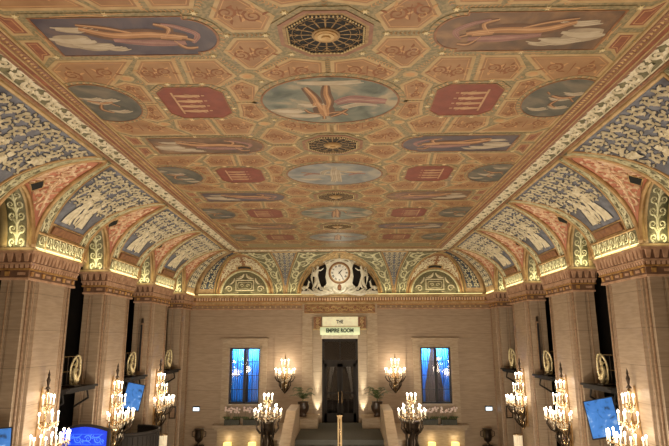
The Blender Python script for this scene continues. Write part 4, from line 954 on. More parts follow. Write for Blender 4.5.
# ------------------------------------------------------------------ landing, stairs, cheeks
mb = MB(); slab(mb, -2.9, 2.9, 0, 1.94, 21.75, YE, 'stonepale'); slab(mb, -1.66, 1.66, 1.94, 1.955, 21.72, YE - .02, 'carpet'); slab(mb, -1.66, 1.66, 1.70, 1.955, 21.70, 21.75, 'carpet'); struct('floor_landing', mb)
mb = MB()
for k in range(11): slab(mb, -1.7, 1.7, 0, 1.94 - .176 * (k + 1), 21.75 - .30 * (k + 1), 21.75 - .30 * k, 'carpet')
tag(obj('staircase', mb, loc=(0, 20, 0)), 'dark carpeted steps falling from the landing toward the viewer', 'stairs')
for sg, nm in ((-1, 'left'), (1, 'right')):
    P = [(23.9, 1.94), (23.9, 2.98), (22.1, 2.95), (18.9, 1.75), (18.9, 0), (21.0, 0)]
    mb = MB(); mb.prism(P, sg * 1.68, sg * 2.05, 'stonepale', lambda y, z, x: (x, y, z)); t = tag(obj('stair_parapet', mb, loc=(sg * 1.9, 21, 0)), 'sloping pale stone parapet along the %s side of the stairs' % nm, 'parapet', 'stair parapets')
    t = thing('pedestal', 'low stone block pedestal carrying the potted palm %s of the door' % nm, 'pedestal', (sg * 1.45, 24.9, 1.955), 'palm pedestals')
    mb = MB(); slab(mb, *sorted((sg * .95, sg * 2.1)), 1.955, 2.32, 24.3, 25.5, 'stonepale'); obj('block', mb, t)
    mb = MB(); slab(mb, *sorted((sg * .92, sg * 2.14)), 2.32, 2.37, 24.26, 25.54, 'stonepale'); obj('cap', mb, t)
    # palm
    t = thing('potted_palm', 'green palm in a dark round pot standing %s of the door' % nm, 'potted plant', (sg * 1.62, 24.9, 2.37), 'potted palms')
    c = (sg * 1.62, 24.9, 2.37)
    mb = MB(); mb.lathe([(.001, 0), (.17, 0), (.17, .05), (.13, .09), (.25, .25), (.28, .42), (.22, .56), (.25, .61), (.23, .62), (.18, .54), (.001, .53)], c, 'pot', 18); obj('pot', mb, t, True)
    mb = MB(); mb.tube([(c[0], c[1], c[2] + .45), (c[0] + .01, c[1], c[2] + .9)], .02, 'leaf', 6); obj('stem', mb, t)
    r = random.Random(5 + sg)
    for k in range(18):
        a = 2 * pi * k / 18 + r.uniform(-.2, .2); L = r.uniform(.40, .66); z1 = r.uniform(.10, .55)
        mb = MB(); ax = [(c[0] + cos(a) * L * q, c[1] + sin(a) * L * q * .8, c[2] + .72 + z1 * sin(q * 2.1)) for q in [i / 8 for i in range(9)]]
        mb.tube(ax, .006, 'leaf', 4)
        for i in range(1, 9):
            p = Vector(ax[i]); tdir = (Vector(ax[i]) - Vector(ax[i - 1])).normalized(); sd = tdir.cross(Vector((0, 0, 1))).normalized()
            for q in (1, -1):
                e = p + sd * q * .16 * (1 - .5 * i / 8) + tdir * .08 + Vector((0, 0, -.04)); w = tdir * .026
                mb.add([p - w, p + w, e, p + Vector((0, 0, .006))], [(0, 1, 2), (0, 2, 3), (1, 3, 2)], 'leaf')
        obj('frond', mb, t)
    t = thing('uplight', 'small floor uplight at the %s door jamb' % nm, 'light', (sg * .98, YE - .3, 2.37), 'door uplights')
    mb = MB(); mb.lathe([(.07, 0), (.08, .05), (.06, .14), (.065, .16)], (sg * 1.04, YE - .15, 2.0), 'metal_dark', 12); obj('housing', mb, t)
    mb = MB(); mb.lathe([(.05, .161), (.05, .17)], (sg * 1.04, YE - .15, 2.0), 'flame', 12); obj('lens', mb, t)
# central handrail post
t = thing('handrail_post', 'slender brass handrail post at the middle of the stair head', 'railing', (.02, 21.0, 1.5))
mb = MB(); slab(mb, -.06, .10, 1.5 , 2.90, 20.94, 21.06, 'goldlt'); mb.box(-.08, .12, 20.92, 21.08, 2.88, 2.93, 'brass'); obj('post', mb, t)
mb = MB(); mb.tube([(.02, 21.0, 2.82), (.02, 20.0, 2.25), (.02, 18.4, 1.3)], .025, 'brass', 8); obj('rail', mb, t, True)
mb = MB(); mb.box(-.04, .08, 18.35, 18.47, 0, 1.35, 'brass'); obj('lower_post', mb, t)
mb = MB(); mb.box(-.10, .14, 20.9, 21.1, 1.4, 1.5, 'brass'); obj('base', mb, t)
# ledges below the windows, planters, lamps, urns
for i, (c, nm) in enumerate(((-4.42, 'left'), (4.41, 'right'))):
    t = thing('stone_ledge', 'long pale stone ledge below the %s window' % nm, 'ledge', (c, YE - .3, 0), 'stone ledges under the windows')
    mb = MB(); slab(mb, c - 1.25, c + 1.25, 1.80, 1.92, YE - .62, YE - .0, 'stonepale'); slab(mb, c - 1.18, c + 1.18, 1.70, 1.80, YE - .52, YE - .0, 'stonepale'); obj('slab', mb, t)
    mb = MB(); slab(mb, c - 1.1, c + 1.1, 0, 1.70, YE - .30, YE, 'stonepale'); obj('support_wall', mb, t)
    for k in (-1, 1):
        cx = c + k * .42
        t = thing('flower_planter', 'low dark planter of pale pink orchids on the ledge, %s half of the %s window' % ('left' if k < 0 else 'right', nm), 'planter', (cx, YE - .36, 1.92), 'orchid planters')
        mb = MB(); slab(mb, cx - .34, cx + .34, 1.925, 2.14, YE - .50, YE - .24, 'planter'); obj('box', mb, t)
        mb = MB()
        for q in range(9):
            x = cx - .3 + .075 * q; s = -1 if q < 4 else 1
            mb.tube([(x, YE - .37, 2.1), (x + s * .06, YE - .40, 2.26), (x + s * .16, YE - .42, 2.22)], [.02, .03, .006], 'leaf', 5)
        obj('leaves', mb, t)
        for q in range(4):
            x = cx - .27 + .18 * q; r = random.Random(q + 7 * i); mb = MB()
            mb.tube([(x, YE - .37, 2.1), (x + .02, YE - .38, 2.5), (x + .05, YE - .40, 2.62)], .007, 'leaf', 4); f = obj('flower_stem', mb, t)
            mb = MB()
            for j in range(6): mb.ball((x + r.uniform(-.08, .09), YE - .40 + r.uniform(-.04, .03), 2.56 + r.uniform(-.12, .10)), .05, 'petal', 6, (1, .5, .9))
            obj('blossom', mb, f)
    for k in (-1, 1):
        x = (-4.98, -3.89, 4.01, 5.03)[i * 2 + (k > 0)]
        t = thing('table_lamp', 'square glowing yellow lamp below the %s window ledge, the %s one' % (nm, 'left' if k < 0 else 'right'), 'lamp', (x, YE - .75, 0), 'glowing yellow lamps')
        mb = MB(); slab(mb, x - .15, x + .15, .90, 1.21, YE - .70, YE - .42, 'shade'); obj('lamp_shade', mb, t)
        mb = MB(); mb.lathe([(.09, .66), (.05, .70), (.02, .74), (.015, .92)], (x, YE - .55, 0), 'metal_dark', 10); obj('base', mb, t)
    t = thing('console_table', 'long dark console table under the %s stone ledge' % nm, 'table', (c, YE - .55, 0), 'console tables')
    mb = MB(); slab(mb, c - 1.0, c + 1.0, .61, .66, YE - .78, YE - .32, 'darkwood'); obj('table_top', mb, t)
    for px in (-.92, .92):
        for py in (-.72, -.38): mb = MB(); mb.tube([(c + px, YE + py, 0), (c + px, YE + py, .61)], [.02, .03], 'darkwood', 6); obj('leg', mb, t)
for x, nm in ((-6.22, 'left'), (6.42, 'right')):
    t = thing('bronze_urn', 'dark two-handled bronze urn on a pedestal in the %s corner of the end wall' % nm, 'urn', (x, 25.3, 0), 'bronze urns')
    mb = MB(); mb.lathe([(.10, 1.1), (.12, 1.14), (.05, 1.2), (.05, 1.24), (.16, 1.32), (.19, 1.5), (.17, 1.68), (.21, 1.78), (.22, 1.80), (.18, 1.78), (.001, 1.7)], (x, 25.3, 0), 'metal_dark', 16); obj('bowl', mb, t, True)
    for s in (-1, 1): mb = MB(); mb.tube([(x + s * .18, 25.3, 1.45), (x + s * .30, 25.3, 1.5), (x + s * .30, 25.3, 1.68), (x + s * .19, 25.3, 1.72)], .018, 'metal_dark', 6); obj('handle', mb, t, True)
    mb = MB(); slab(mb, x - .2, x + .2, 0, 1.1, 25.1, 25.5, 'darkwood'); obj('pedestal', mb, t)
# ------------------------------------------------------------------ candelabra
def candle(t, p, hgt=.16, rr=.016):
    mb = MB(); mb.lathe([(.032, -.02), (.036, 0), (.012, 0)], p, 'brass', 8); mb.tube([p, (p[0], p[1], p[2] + hgt)], rr, 'candle', 6); c = obj('candle', mb, t)
    mb = MB(); mb.ball((p[0], p[1], p[2] + hgt + .035), .024, 'flame', 8, (1, 1, 1.7)); obj('bulb', mb, c, True)
def arm(t, a, b, drop=.14, m='brass'):
    a, b = Vector(a), Vector(b); mid = (a + b) / 2 - Vector((0, 0, drop)); mb = MB()
    pts = [(1 - q) ** 2 * a + 2 * q * (1 - q) * mid + q * q * b for q in [i / 8 for i in range(9)]]
    mb.tube(pts, .012, m, 6)
    e = (b - a); e.z = 0; e.normalize()
    mb.tube([a.lerp(b, .5) - Vector((0, 0, drop * .5)) + e * (.05 * cos(q)) + Vector((0, 0, .05 * sin(q))) for q in [i * .6 for i in range(9)]], .007, m, 5)
    for k in (3, 6): mb.ball(tuple(pts[k] - Vector((0, 0, .06))), .018, 'crystal', 6, (1, 1, 2))
    mb.ball(tuple(b - Vector((0, 0, .07))), .02, 'crystal', 6, (1, 1, 2))
    obj('arm', mb, t, True)
def side_sconce(label, group, loc):
    """built facing +x at the origin of loc; z of loc = bottom tip"""
    t = thing('wall_candelabrum', label, 'sconce', loc, group); x, y, z = loc
    mb = MB(); mb.lathe([(.001, 0), (.03, .03), (.09, .12), (.16, .26), (.10, .34), (.06, .42), (.14, .54), (.20, .66), (.10, .78), (.05, .86), (.035, 1.3), (.06, 1.36), (.03, 1.42), (.025, 1.75), (.05, 1.80), (.022, 1.86), (.02, 2.02), (.055, 2.06), (.03, 2.14), (.0, 2.15)], (x + .14, y, z), 'brass', 10); obj('stem', mb, t, True)
    mb = MB(); mb.lathe([(.001, 2.15), (.07, 2.15), (.02, 2.22), (.035, 2.30), (.05, 2.36), (.02, 2.44), (.03, 2.48), (.001, 2.60)], (x + .14, y, z), 'metal_dark', 10); obj('finial', mb, t, True, label='dark pointed finial')
    mb = MB(); mb.prism([(y - .10, z + .1), (y + .10, z + .1), (y + .16, z + .6), (y + .09, z + 1.3), (y + .05, z + 2.0), (y, z + 2.2), (y - .05, z + 2.0), (y - .09, z + 1.3), (y - .16, z + .6)], x - .0, x + .035, 'gold', lambda a, b, c: (c, a, b)); obj('backplate', mb, t)
    mb = MB()
    for zz in (.3, .66, 1.4, 1.8): mb.tube([(x + .02, y, z + zz), (x + .15, y, z + zz)], .015, 'brass', 6)
    obj('bracket', mb, t)
    for (zz, rad, n, drop) in ((1.80, .17, 3, .06), (1.42, .28, 4, .08), (.98, .56, 9, .18), (.90, .40, 6, .14)):
        for k in range(n):
            a = -R(88) + R(176) * (k / (n - 1)); b = (x + .14 + rad * cos(a), y + rad * sin(a), z + zz)
            arm(t, (x + .15, y, z + zz - .12), b, drop); candle(t, b)
    for k in range(5):
        a = -R(80) + R(40) * k; mb = MB()
        mb.tube([(x + .14 + q * cos(a), y + q * sin(a), z + h_) for q, h_ in ((.50, .92), (.56, .80), (.44, .62), (.28, .52), (.32, .38), (.20, .20), (.04, .05))], [.012, .024, .03, .024, .028, .022, .01], 'metal_dark', 6); obj('scroll_branch', mb, t, True, label='dark bronze scrolling branch')
    mb = MB(); r = random.Random(2)
    for k in range(26):
        a = r.uniform(-1.5, 1.5); q = r.uniform(.1, .36); zz = r.uniform(.35, .85)
        mb.ball((x + .14 + q * cos(a), y + q * sin(a), z + zz), .022, 'crystal', 5, (1, 1, 1.8))
    obj('crystal_drops', mb, t, True)['kind'] = 'stuff'
    mb = MB()
    for s in (-1, 1):
        mb.tube([(x + .16 + u * .5, y + s * (.04 + u), z + .2 + w) for u, w in spiral(.12, .18, .14, 1.4, 1, -1.5, 12)], .016, 'metal_dark', 5)
    obj('scroll_bracket', mb, t, True)
    return t
SZ = 2.36
lab = {(-1, 0): 'large lit candelabrum on the nearest left pillar, lower left corner', (-1, 1): 'large lit candelabrum on the second left pillar, beside the blue arched screen', (-1, 2): 'large lit candelabrum on the third left pillar, above a pale lit column', (1, 0): 'large lit candelabrum on the nearest right pillar, beside the tilted blue screen', (1, 1): 'large lit candelabrum on the second right pillar', (1, 2): 'large lit candelabrum on the third right pillar, above a pale lit column'}
sc0 = side_sconce(lab[(-1, 0)], 'candelabra on the side pillars', (-6.985, 13.375, SZ))
for sg in (-1, 1):
    for k in range(3):
        if sg < 0 and k == 0: continue
        dup(sc0, (sg * 6.985, 13.375 + k * PITCH, SZ), lab[(sg, k)], rotz=0 if sg < 0 else pi)
def end_sconce(label, loc):
    t = thing('wall_candelabrum', label, 'sconce', loc, 'candelabra on the clock wall'); x, y, z = loc
    mb = MB(); mb.lathe([(.001, 0), (.03, .04), (.02, .10), (.05, .18), (.13, .34), (.10, .46), (.05, .56), (.08, .66), (.03, .75), (.02, 1.15), (.05, 1.25), (.03, 1.35), (.06, 1.5), (.02, 1.58), (.001, 1.8)], (x, y - .12, z), 'brass', 10); obj('stem', mb, t, True)
    mb = MB(); mb.prism([(x - .06, z + .1), (x + .06, z + .1), (x + .14, z + .7), (x + .06, z + 1.3), (x, z + 1.6), (x - .06, z + 1.3), (x - .14, z + .7)], y - .03, y, 'gold', lambda a, b, c: (a, c, b)); mb.tube([(x, y - .02, z + .6), (x, y - .12, z + .6)], .02, 'brass', 6); obj('backplate', mb, t)
    for (zz, rad, n, drop) in ((1.30, .16, 3, .05), (.90, .44, 7, .22), (.78, .28, 5, .14)):
        for k in range(n):
            a = R(180) + R(180) * (k / (n - 1)) * .98 + .02; b = (x + rad * cos(a), y - .13 + rad * sin(a) * .7, z + zz)
            arm(t, (x, y - .13, z + zz - .18), b, drop); candle(t, b)
    for k in range(5):
        a = R(180) + R(45) * k; mb = MB(); co_, si_ = cos(a), sin(a) * .7
        mb.tube([(x + q * co_, y - .13 + q * si_, z + h_) for q, h_ in ((.40, .86), (.46, .74), (.36, .58), (.24, .50), (.26, .38), (.16, .22), (.03, .06))], [.012, .022, .026, .022, .024, .02, .01], 'metal_dark', 6); obj('scroll_branch', mb, t, True, label='dark bronze scrolling branch')
    mb = MB(); r = random.Random(4)
    for k in range(26): a = r.uniform(pi, 2 * pi); q = r.uniform(.06, .30); mb.ball((x + q * cos(a), y - .13 + q * sin(a) * .6, z + r.uniform(.3, 1.45) * (1 - q)), .02, 'crystal', 5, (1, 1, 1.8))
    obj('crystal_drops', mb, t, True)['kind'] = 'stuff'; return t
e0 = end_sconce('lit brass candelabrum on the clock wall between left window and door', (-2.52, YE - .05, 3.22)); dup(e0, (2.52, YE - .05, 3.22), 'lit brass candelabrum on the clock wall between door and right window')
def torchere(label, loc):
    t = thing('standing_candelabrum', label, 'candelabrum', loc, 'standing candelabra at the stair foot'); x, y, z = loc
    mb = MB(); slab(mb, x - .32, x + .32, z, z + .18, y - .32, y + .32, 'stonepale'); slab(mb, x - .27, x + .27, z + .18, z + 1.15, y - .27, y + .27, 'stonepale'); slab(mb, x - .32, x + .32, z + 1.15, z + 1.25, y - .32, y + .32, 'stonepale'); obj('pedestal', mb, t, label='square pale stone pedestal')
    mb = MB(); mb.lathe([(.001, 1.25), (.24, 1.25), (.22, 1.32), (.12, 1.38), (.11, 1.5), (.17, 1.72), (.20, 1.95), (.13, 2.15), (.10, 2.25), (.17, 2.36), (.22, 2.5), (.26, 2.66), (.28, 2.70), (.22, 2.72), (.05, 2.73)], (x, y, z), 'metal_dark', 16)
    for k in range(3):
        a = 2 * pi * k / 3 + .5; mb.tube([(x + .12 * cos(a), y + .12 * sin(a), z + 1.3), (x + .23 * cos(a), y + .23 * sin(a), z + 1.7), (x + .2 * cos(a + .3), y + .2 * sin(a + .3), z + 2.05), (x + .27 * cos(a), y + .27 * sin(a), z + 2.45)], [.05, .08, .06, .04], 'metal_dark', 7)
    obj('figured_base', mb, t, True, label='dark bronze figured base')
    for k in range(6):
        a = 2 * pi * k / 6 + .2; mb = MB()
        mb.tube([(x + q * cos(a), y + q * sin(a), z + h_) for q, h_ in ((.08, 2.30), (.28, 2.32), (.40, 2.48), (.38, 2.66), (.46, 2.80), (.40, 2.88))], [.03, .045, .035, .03, .022, .012], 'metal_dark', 6); obj('branch', mb, t, True)
    mb = MB(); mb.lathe([(.05, 2.72), (.10, 2.80), (.06, 2.88), (.03, 2.95), (.06, 3.15), (.10, 3.25), (.05, 3.35), (.025, 3.45), (.04, 3.52), (.02, 3.6), (.001, 3.66)], (x, y, z), 'brass', 12); obj('stem', mb, t, True)
    for (zz, rad, n, drop) in ((2.92, .50, 10, .16), (3.08, .34, 6, .12), (3.46, .17, 6, .05)):
        for k in range(n):
            a = 2 * pi * (k + .5) / n; b = (x + rad * cos(a), y + rad * sin(a), z + zz); arm(t, (x, y, z + zz - .1), b, drop); candle(t, b)
    mb = MB(); r = random.Random(4)
    for k in range(40): a = r.uniform(0, 2 * pi); q = r.uniform(.1, .34); mb.ball((x + q * cos(a), y + q * sin(a), z + r.uniform(2.72, 3.25)), .02, 'crystal', 5, (1, 1, 1.8))
    obj('crystal_drops', mb, t, True)['kind'] = 'stuff'; return t
t0 = torchere('tall lit candelabrum on a dark bronze figured base, left of the stairs', (-2.62, 21.0, 0)); dup(t0, (2.66, 21.0, 0), 'tall lit candelabrum on a dark bronze figured base, right of the stairs')
# ------------------------------------------------------------------ between the pillars
pos = ['nearest', 'middle', 'farthest']
for sg, nm in ((-1, 'left'), (1, 'right')):
    for k, c in enumerate(BAYS[2:]):
        where = 'between the %s and %s %s pillars' % (['nearest', 'second', 'third'][k], ['second', 'third', 'corner'][k], nm)
        t = thing('balcony', 'dark narrow balcony shelf %s' % where, 'balcony', (sg * 7.3, c, 4.3), 'dark balconies between the pillars')
        mb = MB(); mb.box(sg * 6.98, sg * 8.69, c - .83, c + .83, 4.28, 4.40, 'dark'); mb.box(sg * 6.90, sg * 7.0, c - .83, c + .83, 4.36, 4.42, 'dark'); obj('slab', mb, t)
        for s in (-1, 1): mb = MB(); mb.tube([(sg * 7.15, c + s * .7, 4.27), (sg * 7.1, c + s * .7, 4.05), (sg * 7.5, c + s * .7, 3.8)], .03, 'dark', 6); obj('bracket', mb, t)
        t = thing('peacock_relief', 'upright gilded oval relief plaque on the balcony %s' % where, 'sculpture', (sg * 7.2, c, 4.42), 'gilded reliefs on the balconies')
        mb = MB()
        P = [(.13 * cos(q) + .05 * sin(q) ** 2 * (1 if q < pi else -1), .39 * sin(q)) for q in [2 * pi * i / 28 for i in range(28)]]
        Pq = [(sg * 7.20 - sg * x, 4.84 + z) for x, z in P]
        mb.tube([(x, c, z) for x, z in Pq], .03, 'gilt_relief', 6, True)
        mb.tube([(sg * 7.2 + x * .1, c, 4.46 + z) for x, z in ((0, 0), (-.5 * sg, .12), (.3 * sg, .3), (-.2 * sg, .42))], [.05, .09, .06, .075], 'gilt_relief', 7)
        mb.ball((sg * 7.19, c, 4.98), .055, 'gilt_relief', 8, (1, .8, 1.2))
        for (a, b_) in (((-.02, .34), (.1, .55)), ((.0, .30), (-.11, .18)), ((.05, .1), (.12, .0)), ((-.03, .5), (.06, .74)), ((.02, .1), (-.1, -.0))): mb.tube([(sg * 7.2 + sg * x, c - .01, 4.47 + z) for x, z in arc(a, b_, .4, 6)], [.035, .03, .028, .024, .02, .016, .012], 'gilt_relief', 6)
        obj('plaque', mb, t, True)
        mb = MB()
        for q in (-.24, .0, .24): mb.tube([(sg * 7.42, c + q, 4.42), (sg * 7.42, c + q, 5.2)], .010, 'metal_dark', 5)
        mb.tube([(sg * 7.42, c - .3, 5.2), (sg * 7.42, c + .3, 5.2)], .010, 'brass', 5); mb.tube([(sg * 7.42, c - .3, 4.8), (sg * 7.42, c + .3, 4.8)], .010, 'brass', 5); mb.box(sg * 7.05, sg * 7.45, c - .3, c + .08, 4.42, 4.45, 'metal_dark')
        obj('stand', mb, t)
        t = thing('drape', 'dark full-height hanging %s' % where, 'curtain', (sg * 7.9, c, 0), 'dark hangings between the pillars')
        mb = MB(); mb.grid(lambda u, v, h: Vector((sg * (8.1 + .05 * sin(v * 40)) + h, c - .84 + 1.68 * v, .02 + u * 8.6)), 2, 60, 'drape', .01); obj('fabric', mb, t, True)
# slim speakers on the third pillars
for sg, nm in ((-1, 'left'), (1, 'right')):
    t = thing('column_speaker', 'slim grey line speaker on the third %s pillar' % nm, 'speaker', (sg * 7.27, 20.36, 5.1), 'slim column speakers')
    mb = MB(); mb.box(sg * 7.20, sg * 7.30, 20.30, 20.42, 4.5, 6.25, 'trav_dark'); obj('cabinet', mb, t)
    mb = MB(); mb.box(sg * 7.215, sg * 7.285, 20.293, 20.30, 4.55, 6.2, 'screenframe'); obj('grille', mb, t)
    mb = MB(); mb.box(sg * 7.23, sg * 7.27, 20.30, 20.44, 6.25, 6.42, 'metal_dark'); obj('bracket', mb, t)
    t = thing('framed_plaque', 'small dark framed plaque low on the %s %s pillar' % (nm, 'corner'), 'plaque', (sg * 7.2, 24.44, 2.6), 'framed wall plaques')
    mb = MB(); mb.box(sg * 7.05, sg * 7.32, 24.40, 24.47, 2.35, 2.85, 'metal_dark'); obj('frame', mb, t); mb = MB(); mb.box(sg * 7.09, sg * 7.28, 24.39, 24.40, 2.40, 2.80, 'trav_dark'); obj('panel', mb, t)
    t = thing('lit_column', 'pale lit fluted column lamp under the third %s candelabrum' % nm, 'lamp', (sg * 6.66, 21.6, 0), 'pale lit columns')
    mb = MB(); cx = sg * 6.62
    P = [(cx + (.15 + .012 * cos(12 * q)) * cos(q), 21.55 + (.15 + .012 * cos(12 * q)) * sin(q)) for q in [2 * pi * i / 72 for i in range(72)]]
    mb.prism(P, .2, 2.15, 'lampwhite'); obj('shade', mb, t)
    mb = MB(); mb.lathe([(.20, 0), (.20, .14), (.16, .2)], (cx, 21.55, 0), 'metal_dark', 16); mb.lathe([(.17, 2.15), (.17, 2.19)], (cx, 21.55, 0), 'brass', 16); obj('base', mb, t)
# screens
def tilt_screen(label, c, w, h, ang, tilt, roll=0):
    t = thing('television', label, 'screen', c, 'tilted blue screens'); 
    mb = MB(); mb.box(-w / 2, w / 2, -.03, .03, -h / 2, h / 2, 'screenframe'); mb.v = [tuple(Vector(v) + Vector(c)) for v in mb.v]; obj('bezel', mb, t)
    mb = MB(); mb.box(-w / 2 + .03, w / 2 - .03, -.036, -.03, -h / 2 + .03, h / 2 - .03, 'screen'); mb.v = [tuple(Vector(v) + Vector(c)) for v in mb.v]; obj('display', mb, t)
    mb = MB(); mb.tube([(0, .03, 0), (0, .25, .1)], .03, 'metal_dark', 6); mb.v = [tuple(Vector(v) + Vector(c)) for v in mb.v]; obj('mount', mb, t)
    t.rotation_euler = (R(tilt), R(roll), R(ang)); return t
tilt_screen('tilted blue television between the nearest and second right pillars', (7.14, 15.55, 3.55), .80, 1.02, -38, -16, -14)
tilt_screen('tilted blue and white television between second and third left pillars', (-7.05, 19.4, 3.75), .62, .90, 32, -14, 14)
tilt_screen('blue television cut by the lower left corner of the picture', (-6.93, 11.6, 3.5), .7, .8, 40, -14)
# blue arched screen and curved dark bar front
t = thing('bar_screen', 'blue backlit arched screen with scroll pattern and dark frame, lower left', 'screen', (-6.7, 15.0, 0))
def archpoly(x0, x1, zt, zm, n=10): return [(x0, 0.02), (x1, 0.02), (x1, zt)] + [(x1 + (x0 - x1) * i / n, zt + (zm - zt) * sin(pi * i / n)) for i in range(1, n)] + [(x0, zt)]
mb = MB(); P = archpoly(-7.3, -5.95, 3.36, 3.48); Q = archpoly(-7.23, -6.02, 3.31, 3.42)
mb.prism(P, 15.0, 15.08, 'darkwood', lambda x, y, z: (x, z, y)); obj('frame', mb, t)
mb = MB(); mb.prism(Q, 14.97, 15.0, 'bluepanel', lambda x, y, z: (x, z, y)); bp = obj('lit_panel', mb, t)
mb = MB(); sf = lambda u, v, h: Vector((u, 14.968 - h, v))
for zz in (3.12, 2.8, 2.5, 2.2, 1.9, 1.6): vine(mb, lambda u, v, h, zz=zz: Vector((u, 14.968 - h, zz + v)), -7.15, -6.1, .13, 'bluescroll', .004, .03)
obj('scroll_pattern', mb, bp)
t = thing('curved_bar', 'dark curved wooden bar front between the second and third left pillars', 'bar counter', (-6.5, 19.2, 0))
mb = MB()
def cf(u, v, h):
    a = R(-95) + R(190) * v; r = .95; return Vector((-7.0 + (r + h) * .98 * cos(a), 19.2 + (r + h) * sin(a) * 1.0, u * 2.65))
mb.grid(cf, 1, 40, 'darkwood', .05)
for i in range(20): p = cf(0, (i + .5) / 20, .01); mb.tube([(p.x, p.y, 0), (p.x, p.y, 2.6)], .02, 'darkwood', 5)
obj('front', mb, t)
mb = MB(); mb.tube([cf(1, i / 30, .0) + Vector((0, 0, .03)) for i in range(31)], .06, 'darkwood', 8); obj('top_rail', mb, t, True)
# ------------------------------------------------------------------ cove light fittings
def area(loc, rot, sx, sy, e, c):
    L = bpy.data.lights.new('area_lamp', 'AREA'); L.shape = 'RECTANGLE'; L.size = sx; L.size_y = sy; L.energy = e; L.color = c
    o = bpy.data.objects.new('area_lamp', L); COL.objects.link(o); o.location = loc; o.rotation_euler = rot; return o
def cove_strip(x0, x1, y0, y1, z, label, group, power, sx, sy, rot, loc):
    t = thing('cove_light', label, 'light', ((x0 + x1) / 2, (y0 + y1) / 2, z), group)
    mb = MB(); mb.box(x0, x1, y0, y1, z + .002, z + .035, 'cove'); obj('strip', mb, t)
    L = bpy.data.lights.new('cove_lamp', 'AREA'); L.shape = 'RECTANGLE'; L.size = sx; L.size_y = sy; L.energy = power; L.color = (1, .88, .52)
    o = bpy.data.objects.new('cove_lamp', L); COL.objects.link(o); o.location = loc; o.rotation_euler = rot
TILT = 1
COVE = 4; KW = 1.0
for sg, nm in ((-1, 'left'), (1, 'right')):
    for k, y in enumerate(PIERS + [24.35]):
        ln = PL if k < 4 else 1.6; ym = y + ln / 2
        cove_strip(*sorted((sg * 6.88, sg * 6.91)), y + .08, y + ln - .08, Z0, 'thin glowing cove light strip on top of the %s %s pillar capital' % (['out-of-frame', 'nearest', 'second', 'third', 'corner'][k], nm), 'cove lights on the capitals', COVE * ln / PL, .14, ln - .2, (pi, TILT * sg * R(38), 0), (sg * 6.80, ym, Z0 - .0))
        if k: area((sg * 7.28, y - .34, Z0 + .03), (R(180 - 22), 0, 0), .5, .14, 3.2, (1, .88, .50))
for (a, b_, nm) in ((-6.7, -3.2, 'left third'), (-3.2, 3.2, 'middle'), (3.2, 6.7, 'right third')):
    cove_strip(a, b_, YE - .16, YE - .12, 7.71, 'thin glowing cove light strip along the %s of the end cornice' % nm, 'cove lights on the end cornice', 7 * (b_ - a) / 3.5, b_ - a, .05, (pi, 0, 0), ((a + b_) / 2, YE - .22, 7.78))
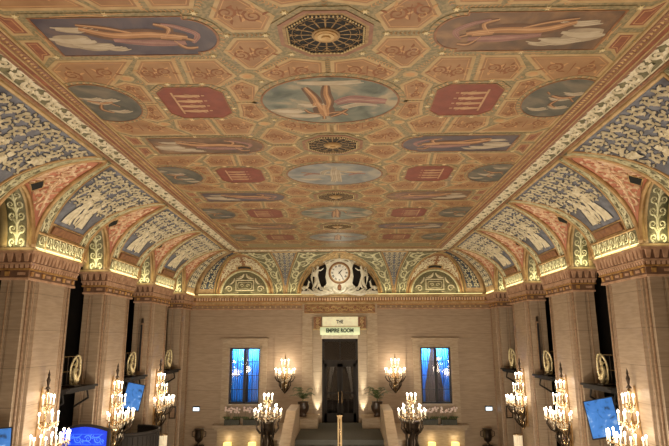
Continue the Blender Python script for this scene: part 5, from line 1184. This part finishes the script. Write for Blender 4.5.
# ------------------------------------------------------------------ lamps
def point(loc, e, c=(1, .80, .56), r=.12):
    L = bpy.data.lights.new('lamp', 'POINT'); L.energy = e; L.color = c; L.shadow_soft_size = r
    o = bpy.data.objects.new('lamp', L); COL.objects.link(o); o.location = loc; return o
def spot(loc, rot, e, c, ang=60, bl=.6):
    L = bpy.data.lights.new('spot_lamp', 'SPOT'); L.energy = e; L.color = c; L.spot_size = R(ang); L.spot_blend = bl; L.shadow_soft_size = .04
    o = bpy.data.objects.new('spot_lamp', L); COL.objects.link(o); o.location = loc; o.rotation_euler = rot; return o
for sg in (-1, 1):
    for k in range(3): point((sg * 6.50, 13.375 + k * PITCH, SZ + 1.30), 22, r=.22); point((sg * 6.66, 13.375 + k * PITCH, SZ + 1.95), 9, r=.1)
    point((sg * 2.52, 25.35, 4.55), 34, r=.12); point((sg * 2.64, 21, 3.75), 60, r=.2)
    spot((sg * 1.04, YE - .13, 2.24), (R(180 - 2.5), 0, 0), 170, (.98, .95, .74), 44); spot((sg * 1.04, YE - .26, 2.24), (R(180 - 7), 0, 0), 900, (.98, .95, .74), 17, 1)
    for k in range(3): spot((sg * 7.0, BAYS[2 + k] - .5, 5.5), (R(40), 0, 0), 6, (1, .92, .7), 60)
for x in (-4.98, -3.89, 4.01, 5.03): point((x, YE - .5, 1.35), 2.5, (1, .8, .5), .08)
point((0, YE - 1.3, 8.1), 17, (1, .95, .72), .15)
for i, (a, b_) in enumerate(WN): area(((a + b_) / 2, YE + .38, WZ[1] + .12), (R(32), 0, 0), 1.2, .1, 170, (.75, .85, 1)); 
area((0, 26.7, 5.5), (R(25), 0, 0), 1.4, .2, 10, (1, .9, .75))
# unseen fill points below the viewer, added to brighten walls and ceiling
for y in (2.5, 7.0, 11.5, 16.0):
    for sg in (-1, 1): point((sg * 3.0, y, 1.7), 330, (1, .86, .66), .35)
for sg in (-1, 1): point((sg * 2.5, .3, 3.0), 80, (1, .84, .63), .3)
w = bpy.data.worlds.new('World'); S.world = w; w.use_nodes = True
w.node_tree.nodes['Background'].inputs[0].default_value = (.9, .75, .55, 1); w.node_tree.nodes['Background'].inputs[1].default_value = .02
# ------------------------------------------------------------------ camera
f, pit, yaw, roll = 545.2, .2099, .0172, -.0037
def ray(px, py):
    u = px - 334.5; v = py - 223; c, s = cos(-roll), sin(-roll); u, v = u * c - v * s, u * s + v * c
    x, y, z = u / f, 1, -v / f; c, s = cos(pit), sin(pit); y, z = y * c - z * s, y * s + z * c
    c, s = cos(yaw), sin(yaw); return Vector((x * c - y * s, x * s + y * c, z))
fw = ray(334.5, 223).normalized(); rt = (ray(335.5, 223) - ray(334.5, 223)).normalized(); up = rt.cross(fw)
cam = bpy.data.cameras.new('camera'); co = bpy.data.objects.new('camera', cam); COL.objects.link(co)
cam.sensor_width = 36; cam.lens = f / 669 * 36; cam.clip_start = .05; cam.clip_end = 200
co.matrix_world = Matrix((( rt.x, up.x, -fw.x, .216), (rt.y, up.y, -fw.y, 0), (rt.z, up.z, -fw.z, 5.65), (0, 0, 0, 1)))
S.camera = co
vs = S.view_settings; vs.view_transform = 'Standard'; vs.look = 'None'; vs.gamma = 1; vs.exposure = .16; vs.use_curve_mapping = False
